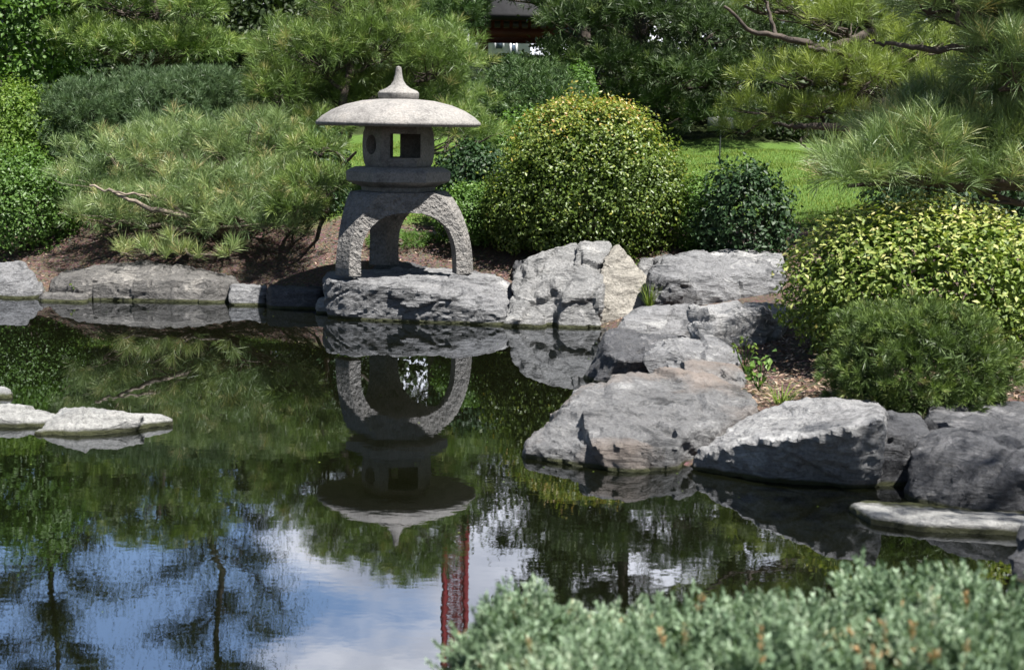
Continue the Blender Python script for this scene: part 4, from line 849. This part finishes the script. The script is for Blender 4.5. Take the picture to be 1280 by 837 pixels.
# ------------------------------------------------------------------ far trees (seen above the frame only in the water)
def tall_tree(name, label, px, Y, top_e, lo_e, wpx, mat, n=9000, leaf=.12, sparse=.5, group='tall trees beyond the garden', conifer=False, seed=0, trr=.16):
    """top_e, lo_e: tangent of elevation of the crown's top and bottom above the water mirror"""
    x = (px - 640) / F * Y; b0 = np.array([x, Y, gz(x, Y)]); zt = top_e * Y; zl = lo_e * Y; rw = wpx / 2 / ppm(Y)
    t = thing(name, label, 'tree', b0, group); mc, mt_ = MB(), MB()
    path = wiggle(b0 - [0, 0, .1], (x + rng.normal() * .3, Y, zt - .3), 14, .03)
    tube(mt_, path, np.linspace(trr, .02, 14), 8)
    nb = 26 if not conifer else 46
    per = n // nb
    for i in range(nb):
        fz = (i + .5) / nb; z = zl + (zt - zl) * fz
        r_ = rw * ((1 - fz) * .9 + .12 if conifer else math.sin(math.pi * (.15 + .8 * fz)) * rng.uniform(.55, 1.15))
        a = i * 2.4 + rng.random(); s0 = np.array([np.interp(z - .1 * r_ if not conifer else z, path[:, 2], path[:, 0]), Y, z - (.5 * r_ if not conifer else 0)])
        s0[2] = max(s0[2], b0[2] + .5)
        e = np.array([x + math.cos(a) * r_, Y + math.sin(a) * r_, z + (.1 if not conifer else -.12 * r_)])
        pb = wiggle(s0, e, 7, .12); tube(mt_, pb, np.linspace(.04, .008, 7), 4)
        u = rng.beta(2.2, 1.3, per)[:, None] * 6; j = np.clip(u.astype(int)[:, 0], 0, 5); fr_ = u - j[:, None]
        C = pb[j] * (1 - fr_) + pb[np.minimum(j + 1, 6)] * fr_
        C = C + rng.normal(size=C.shape) * np.array([.22, .22, .16]) * (rw * .8 if not conifer else rw * .45) * (.4 + rng.random((per, 1)))
        keep = (lump(C, 2.2, seed) + lump(C, 5, seed) * .7 + rng.normal(size=per) * .3) > (-.2 + sparse * .6 - .3); C = C[keep]
        leaves(mc, C, rdir(len(C)) + [0, 0, .4], leaf * rng.uniform(.7, 1.3, len(C)), .55)
    mc.build('crown', mat, t); mt_.build('trunk', M['bark'], t, smooth=True)
tall_tree('slender_tree', 'slender airy tree whose reflection crosses the blue sky in the water', 262, 30, .46, .17, 210, G['far'], n=90000, leaf=.055, sparse=.4, seed=1, trr=.12)
tall_tree('slender_tree', 'airy tree reflected at the left edge of the water', 30, 28, .42, .13, 200, G['far'], n=90000, leaf=.055, sparse=.3, seed=2, trr=.12)
tall_tree('broad_tree', 'leafy tree behind the layered pine at the upper left', 120, 27, .215, .06, 250, G['far'], n=44000, leaf=.09, sparse=.0, seed=3)
tall_tree('broad_tree', 'leafy tree behind the left end of the broad pine', 320, 29, .205, .06, 210, G['far'], n=40000, leaf=.09, sparse=.05, seed=4)
tall_tree('broad_tree', 'leafy tree rising behind the round topped pine left of the crane', 565, 30, .225, .155, 230, G['far'], n=36000, leaf=.10, sparse=.0, seed=21)
tall_tree('broad_tree', 'leafy tree rising behind the red pavilion', 725, 32, .26, .165, 190, G['far'], n=32000, leaf=.10, sparse=.0, seed=22)
tall_tree('dark_conifer', 'dark tree reflected beside the crane mast', 690, 50, .46, .15, 130, G['pine_dark'], n=20000, leaf=.2, sparse=.35, seed=5, trr=.2)
tall_tree('dark_conifer', 'tall dark tree left of the big dark pine', 735, 34, .52, .09, 150, G['pine_dark'], n=30000, leaf=.14, sparse=.1, seed=6, conifer=True)
tall_tree('dark_conifer', 'tall dark tree right of the big dark pine', 920, 32, .5, .05, 200, G['pine_dark'], n=36000, leaf=.14, sparse=.0, seed=7)
tall_tree('dark_conifer', 'tall dark tree behind the lawn pine', 1080, 31, .46, .05, 210, G['pine_dark'], n=36000, leaf=.14, sparse=.0, seed=8)
tall_tree('dark_conifer', 'tall dark tree at the right end of the lawn', 1240, 30, .45, .04, 220, G['pine_dark'], n=36000, leaf=.14, sparse=.0, seed=9)
tall_tree('dark_conifer', 'dark tree filling the gap above the layered pine', 235, 33, .20, .03, 170, G['pine_dark'], n=22000, leaf=.14, sparse=.0, seed=10)
tall_tree('dark_conifer', 'dark tree in the gap left of the round topped pine', 420, 33, .19, .03, 190, G['pine_dark'], n=22000, leaf=.14, sparse=.0, seed=11)
# dark bushes filling the row behind the lawn
for i, (px, p0, w_, Y, lb) in enumerate([(870, 100, 170, 25, 'dark bush under the big dark pine behind the small sign'), (1010, 60, 200, 26, 'dark bush behind the lawn pine branches'), (1150, 20, 220, 26, 'dark bush behind the lawn at the right'), (1290, 0, 200, 26, 'dark bush at the far right end of the lawn'), (345, -30, 190, 27, 'dark bush behind the broad pine'), (60, -60, 220, 25, 'dark bush behind the yellow green shrub'), (762, 40, 110, 27, 'dark bush between the pavilion and the big pine'), (220, -30, 190, 28, 'dark bush behind the layered pine'), (470, -20, 170, 28, 'dark bush left of the round topped pine'), (900, -10, 190, 30, 'tall dark bush behind the big dark pine'), (1050, -40, 190, 30, 'tall dark bush behind the lawn pine'), (1210, -50, 200, 30, 'tall dark bush behind the overhanging pine'), (545, 60, 80, 27, 'dark bush under the round topped pine'), (1000, 128, 190, 23.6, 'low dark bush at the back edge of the lawn'), (1180, 120, 190, 23.6, 'low dark bush at the back edge of the lawn further right'), (815, -70, 200, 34, 'tallest dark bush behind the big dark pine'), (1120, -70, 220, 34, 'tallest dark bush behind the lawn pine')]):
    leaf_shrub('dark_bush', lb, 'shrub', px, p0, 200, w_, Y, G['far'], leaf=.11, rd=1.0, dens=.6, amp=.2, seed=40 + i, group='dark bushes behind the lawn')

# ------------------------------------------------------------------ structures far behind
def box(mb, c, s, tint=0):
    c = np.array(c, float); s = np.array(s, float) / 2
    v = np.array([[x, y, z] for x in (-1, 1) for y in (-1, 1) for z in (-1, 1)]) * s + c
    f = [[0, 1, 3, 2], [4, 6, 7, 5], [0, 4, 5, 1], [2, 3, 7, 6], [0, 2, 6, 4], [1, 5, 7, 3]]
    mb.add(v, f, tint)
M['red_wood'] = plainmat('red_wood', (.13, .028, .015), .6, .25, 3, .2)
M['roof_dark'] = plainmat('roof_dark', (.015, .015, .017), .8, .3, 6, .4)
M['white_paint'] = plainmat('white_paint', (.78, .79, .80), .6, .04, 2, .1)
M['glass_dark'] = plainmat('glass_dark', (.08, .11, .15), .15, .2, 1, .0)
M['crane_red'] = plainmat('crane_red', (.30, .03, .04), .5, .15, 1, .1)
M['metal_grey'] = plainmat('metal_grey', (.045, .05, .05), .5, .1, 10, .1, 0)
YP = 42.0
pa = at(600, 47, YP); pb = at(760, 47, YP); g0 = gz((pa[0] + pb[0]) / 2, YP)
pv = thing('garden_pavilion', 'dark red timber pavilion glimpsed between the pines', 'pavilion', ((pa[0] + pb[0]) / 2, YP, g0))
w_ = pb[0] - pa[0]; cxp = (pa[0] + pb[0]) / 2; zb = pa[2]; s_ = 1 / ppm(YP)
for dy_, zz_, hh_ in ((0, 6, 11), (3, 6, 11), (0, 23, 5), (3, 23, 5)): mb = MB(); box(mb, (cxp, YP + dy_, zb + zz_ * s_), (w_ + .6, .25 - .01 * hh_ / 5, hh_ * s_)); mb.build('beam', M['red_wood'], pv)
for i in range(15): mb = MB(); box(mb, (pa[0] + .1 + i * w_ / 14, YP, zb + 16 * s_), (.09, .08, 10 * s_)); mb.build('baluster', M['red_wood'], pv)
for px_, dy in [(603, 0), (757, 0), (603, 3), (757, 3)]:
    q = at(px_, 47, YP); z1 = zb + 20 * s_; gg = gz(q[0], YP + dy); mb = MB(); box(mb, (q[0], YP + dy, (z1 + gg) / 2 - .1), (.22, .2, z1 - gg + .3)); mb.build('post', M['red_wood'], pv)
mb = MB()
zr = zb + 26 * s_
v = [(pa[0] - .9, YP - 1.0, zr), (pb[0] + .9, YP - 1.0, zr), (pb[0] + .9, YP + 4, zr), (pa[0] - .9, YP + 4, zr), (pa[0] + 1, YP + 1.5, zr + 1.5), (pb[0] - 1, YP + 1.5, zr + 1.5)]
v2 = [(x, y, z - .12) for x, y, z in v[:4]]
mb.add(np.array(v + v2), np.array([[0, 1, 5, 4], [2, 3, 4, 5], [0, 6, 7, 1], [1, 7, 8, 2], [2, 8, 9, 3], [3, 9, 6, 0], [6, 9, 8, 7]])); mb.add(np.array([v[1], v[2], v[5], v[3], v[0], v[4]]), np.array([[0, 1, 2], [3, 4, 5]]))
mb.build('roof', M['roof_dark'], pv)
# white house
YH = 66.0
ha = at(535, 70, YH); hb = at(663, 70, YH); g0 = gz((ha[0] + hb[0]) / 2, YH)
hs_ = thing('white_house', 'white house with tall windows far behind the pavilion', 'house', ((ha[0] + hb[0]) / 2, YH, g0))
mb = MB(); wz = 3.6; w_ = hb[0] - ha[0]; cxh = (ha[0] + hb[0]) / 2
box(mb, (cxh, YH + 3, g0 + wz / 2 - .1), (w_, 6, wz + .2)); mb.build('wall', M['white_paint'], hs_)
mb = MB(); zz = g0 + wz
v = [(ha[0] - .4, YH - .5, zz), (hb[0] + .4, YH - .5, zz), (hb[0] + .4, YH + 6.5, zz), (ha[0] - .4, YH + 6.5, zz), (ha[0] - .4, YH + 3, zz + 1.6), (hb[0] + .4, YH + 3, zz + 1.6)]
mb.add(np.array(v), np.array([[0, 1, 5, 4], [2, 3, 4, 5], [0, 3, 2, 1]])); mb.add(np.array([v[1], v[2], v[5], v[3], v[0], v[4]]), np.array([[0, 1, 2], [3, 4, 5]])); mb.build('roof', M['roof_dark'], hs_)
for px_, wpx, y0, y1, nm in [(624, 8, 48, 61, 'window'), (642, 5, 53, 68, 'door'), (590, 8, 48, 61, 'window'), (560, 8, 48, 61, 'window')]:
    q0 = at(px_, y0, YH); q1 = at(px_, y1, YH); ww = wpx / ppm(YH)
    mb = MB(); box(mb, (q0[0], YH - .02, (q0[2] + q1[2]) / 2), (ww, .06, q0[2] - q1[2])); wd = mb.build(nm, M['glass_dark'], hs_)
    mb = MB(); hh = q0[2] - q1[2]
    for sx in (-1, 1): box(mb, (q0[0] + sx * (ww / 2 + .04), YH - .035, (q0[2] + q1[2]) / 2), (.08, .08, hh + .16))
    box(mb, (q0[0], YH - .035, q0[2] + .042), (ww - .002, .08, .08))
    fr_ = mb.build('frame', M['white_paint'], wd); fr_.location = (0, 0, 0)
leaf_shrub('flowering_hedge', 'low yellow flowering hedge in front of the white house', 'hedge', 645, 66, 80, 70, 36, G['yellow'], leaf=.1, rd=.6, hot=.5, seed=60, group=None)
# small sign on the lawn
q = at(901, 155, 19.5); gs = gz(q[0], 19.5)
sg = thing('garden_sign', 'small grey sign on a thin post at the back of the lawn', 'sign', (q[0], 19.5, gs))
mb = MB()
for sx, tl in ((-1, .35), (1, -.25)):
    v = np.array([[0, 0, -.09], [.15 * sx, .06, -.10], [.15 * sx, .06, .08], [0, 0, .10]]); v = np.concatenate([v, v + [0, .012, 0]])
    v = v + [q[0] + .022 * sx, 19.46, q[2]]
    mb.add(v, np.array([[0, 1, 2, 3], [7, 6, 5, 4], [0, 4, 5, 1], [1, 5, 6, 2], [2, 6, 7, 3], [3, 7, 4, 0]]))
mb.build('sign_panel', M['metal_grey'], sg)
mb = MB(); tube(mb, [(q[0], 19.5, gs - .05), (q[0], 19.5, q[2] + .05)], .010, 8); mb.build('post', M['metal_grey'], sg)
# tower crane mast (seen in the water)
YC = 95.0; xc = (572 - 640) / F * YC; gc = gz(xc, YC); hw = .72; ztop = 60.0
cr_ = thing('crane_mast', 'red lattice mast of a tower crane reflected in the pond', 'crane', (xc, YC, gc))
mb = MB()
for sx in (-1, 1):
    for sy in (-1, 1): tube(mb, [(xc + sx * hw, YC + sy * hw, gc - .5), (xc + sx * hw, YC + sy * hw, ztop)], .2, 6)
mb.build('chord', M['crane_red'], cr_)
mb = MB(); z = gc; i = 0
while z < ztop - 1.2:
    for (a, b_) in (((-1, -1), (1, -1)), ((1, -1), (1, 1)), ((1, 1), (-1, 1)), ((-1, 1), (-1, -1))):
        p0 = (xc + a[0] * hw, YC + a[1] * hw, z); p1 = (xc + b_[0] * hw, YC + b_[1] * hw, z + .7)
        tube(mb, [p0, p1], .1, 4); tube(mb, [(p0[0], p0[1], z + .7), p1], .09, 4); tube(mb, [(p0[0], p0[1], z + .7), (p1[0], p1[1], z)], .06, 4)
    z += .7
mb.build('bracing', M['crane_red'], cr_)

# ------------------------------------------------------------------ lawn grass and mulch
n = 90000
x = rng.uniform(-5, 6.5, n); y = rng.uniform(14.0, 22, n) ; 
z = ground_z(x, y); P = np.stack([x, y, z], 1)
mb = MB(); d = nrm(rng.normal(size=(n, 3)) * [.4, .4, 0] + [0, 0, 1]); s = nrm(np.cross(d, rdir(n))) * .004
h = rng.uniform(.025, .05, n)[:, None]
v = np.stack([P - s, P + s, P + d * h], 1).reshape(-1, 3); mb.add(v, np.arange(n * 3).reshape(-1, 3), np.repeat(rng.random(n), 3))
tag(mb.build('lawn_grass', G['grass']), 'short mown grass of the lawn', 'grass', kind='stuff')
n = 420
x = rng.uniform(-7, 2.6, n); y = rng.uniform(4.2, 12.6, n); sdv = pond_sd(x, y); q = (sdv < -.05) & (rng.random(n) < np.exp(sdv * 1.1) + .12)
P = np.stack([x, y, np.full(n, .002)], 1)[q]; mb = MB(); leaves(mb, P, rng.normal(size=P.shape) * .02 + [0, 0, 1], rng.uniform(.004, .016, len(P)), .6, fold=.01)
tag(mb.build('floating_flecks', G['lime']), 'tiny pollen and leaf flecks floating on the pond', 'debris', kind='stuff')
M['chips'] = leafmat('wood_chips', [(0, (.09, .055, .035)), (.5, (.22, .15, .11)), (1, (.42, .33, .26))], .9, 0, .1)
n = 26000
x = np.concatenate([rng.uniform(1.2, 4.2, n // 2), rng.uniform(-6, 3, n // 2)]); y = np.concatenate([rng.uniform(6.4, 9.6, n // 2), rng.uniform(11.4, 14.4, n // 2)])
q = pond_sd(x, y) > .12; x, y = x[q], y[q]; P = np.stack([x, y, ground_z(x, y) + .006], 1); mb = MB()
leaves(mb, P, rng.normal(size=P.shape) * .35 + [0, 0, 1], rng.uniform(.015, .05, len(P)), .35, fold=.02)
tag(mb.build('mulch_chips', M['chips']), 'reddish brown wood mulch covering the planting beds', 'mulch', kind='stuff')

# ------------------------------------------------------------------ light
SUN = nrm(np.array([[.38, -.31, 1.0]]))[0]
elev = math.asin(SUN[2]); az = math.atan2(SUN[0], SUN[1])
sd = bpy.data.lights.new('sun', 'SUN'); sd.energy = 5.0; sd.angle = R(.53); sd.color = (1, .96, .90)
so = bpy.data.objects.new('sun', sd); col.objects.link(so); so.rotation_euler = Vector(SUN).to_track_quat('Z', 'Y').to_euler()
w = bpy.data.worlds.new('World'); sc.world = w; w.use_nodes = True
nt = w.node_tree; nd = nt.nodes; lk = nt.links; nd.clear()
sky = nd.new('ShaderNodeTexSky'); sky.sky_type = 'NISHITA'; sky.sun_disc = False; sky.sun_elevation = elev; sky.sun_rotation = az; sky.air_density = 1; sky.dust_density = .6; sky.ozone_density = 1.5
bg = nd.new('ShaderNodeBackground'); bg.inputs[1].default_value = .034
tc = nd.new('ShaderNodeTexCoord'); sp = nd.new('ShaderNodeSeparateXYZ'); lk.new(tc.outputs['Generated'], sp.inputs[0])
mp = nd.new('ShaderNodeMapping'); mp.inputs['Scale'].default_value = (1, 1, 2.2); mp.inputs['Location'].default_value = (.35, 0, .1); lk.new(tc.outputs['Generated'], mp.inputs['Vector'])
cn = nd.new('ShaderNodeTexNoise'); cn.inputs['Scale'].default_value = 3.2; cn.inputs['Detail'].default_value = 9; cn.inputs['Roughness'].default_value = .52; lk.new(mp.outputs[0], cn.inputs['Vector'])
# more cloud towards +x
bias = nd.new('ShaderNodeMath'); bias.operation = 'MULTIPLY_ADD'; bias.inputs[1].default_value = .9; lk.new(sp.outputs[0], bias.inputs[0]); lk.new(cn.outputs['Fac'], bias.inputs[2])
cr = nd.new('ShaderNodeMapRange'); cr.inputs['From Min'].default_value = .27; cr.inputs['From Max'].default_value = .37; cr.interpolation_type = 'SMOOTHSTEP'; lk.new(bias.outputs[0], cr.inputs['Value'])
cc = nd.new('ShaderNodeTexNoise'); cc.inputs['Scale'].default_value = 7; cc.inputs['Detail'].default_value = 6; lk.new(mp.outputs[0], cc.inputs['Vector'])
cb = ramp(nd, [(.35, (13, 14, 16.5)), (.65, (31, 31, 32))]); lk.new(cc.outputs['Fac'], cb.inputs[0])
lo_ = nd.new('ShaderNodeMapRange'); lo_.inputs['From Min'].default_value = .52; lo_.inputs['From Max'].default_value = .40; lk.new(sp.outputs[2], lo_.inputs['Value'])
fy = nd.new('ShaderNodeMapRange'); fy.inputs['From Min'].default_value = .3; fy.inputs['From Max'].default_value = .6; lk.new(sp.outputs[1], fy.inputs['Value'])
m1 = nd.new('ShaderNodeMath'); m1.operation = 'MULTIPLY'; lk.new(lo_.outputs[0], m1.inputs[0]); lk.new(fy.outputs[0], m1.inputs[1])
m2 = nd.new('ShaderNodeMath'); m2.operation = 'MULTIPLY'; lk.new(m1.outputs[0], m2.inputs[0]); lk.new(cr.outputs[0], m2.inputs[1])
mx = nd.new('ShaderNodeMixRGB'); lk.new(m2.outputs[0], mx.inputs[0]); 
hz = nd.new('ShaderNodeMapRange'); hz.inputs['From Min'].default_value = .55; hz.inputs['From Max'].default_value = .36; hz.inputs['To Min'].default_value = 1.0; hz.inputs['To Max'].default_value = 4.2; lk.new(sp.outputs[2], hz.inputs['Value'])
hy = nd.new('ShaderNodeMixRGB'); hy.inputs[1].default_value = (1, 1, 1, 1); lk.new(fy.outputs[0], hy.inputs[0]); lk.new(hz.outputs[0], hy.inputs[2])
hm = nd.new('ShaderNodeMixRGB'); hm.blend_type = 'MULTIPLY'; hm.inputs[0].default_value = 1; lk.new(sky.outputs[0], hm.inputs[1]); lk.new(hy.outputs[0], hm.inputs[2]); lk.new(hm.outputs[0], mx.inputs[1]); lk.new(cb.outputs[0], mx.inputs[2])
lk.new(mx.outputs[0], bg.inputs[0]); o = nd.new('ShaderNodeOutputWorld'); lk.new(bg.outputs[0], o.inputs[0])

sc.view_settings.view_transform = 'Standard'; sc.view_settings.look = 'None'; sc.view_settings.exposure = 1.28; sc.view_settings.gamma = 1
sc.render.engine = 'CYCLES'
cy = sc.cycles; cy.max_bounces = 6; cy.diffuse_bounces = 2; cy.glossy_bounces = 3; cy.transmission_bounces = 2; cy.transparent_max_bounces = 6; cy.caustics_reflective = False; cy.caustics_refractive = False
cy.use_denoising = True; cy.use_adaptive_sampling = False; cy.adaptive_threshold = .02; cy.sample_clamp_indirect = 3; cy.denoising_prefilter = 'ACCURATE'
tot = sum(len(o.data.polygons) for o in sc.objects if o.type == 'MESH'); print('POLYS', tot)
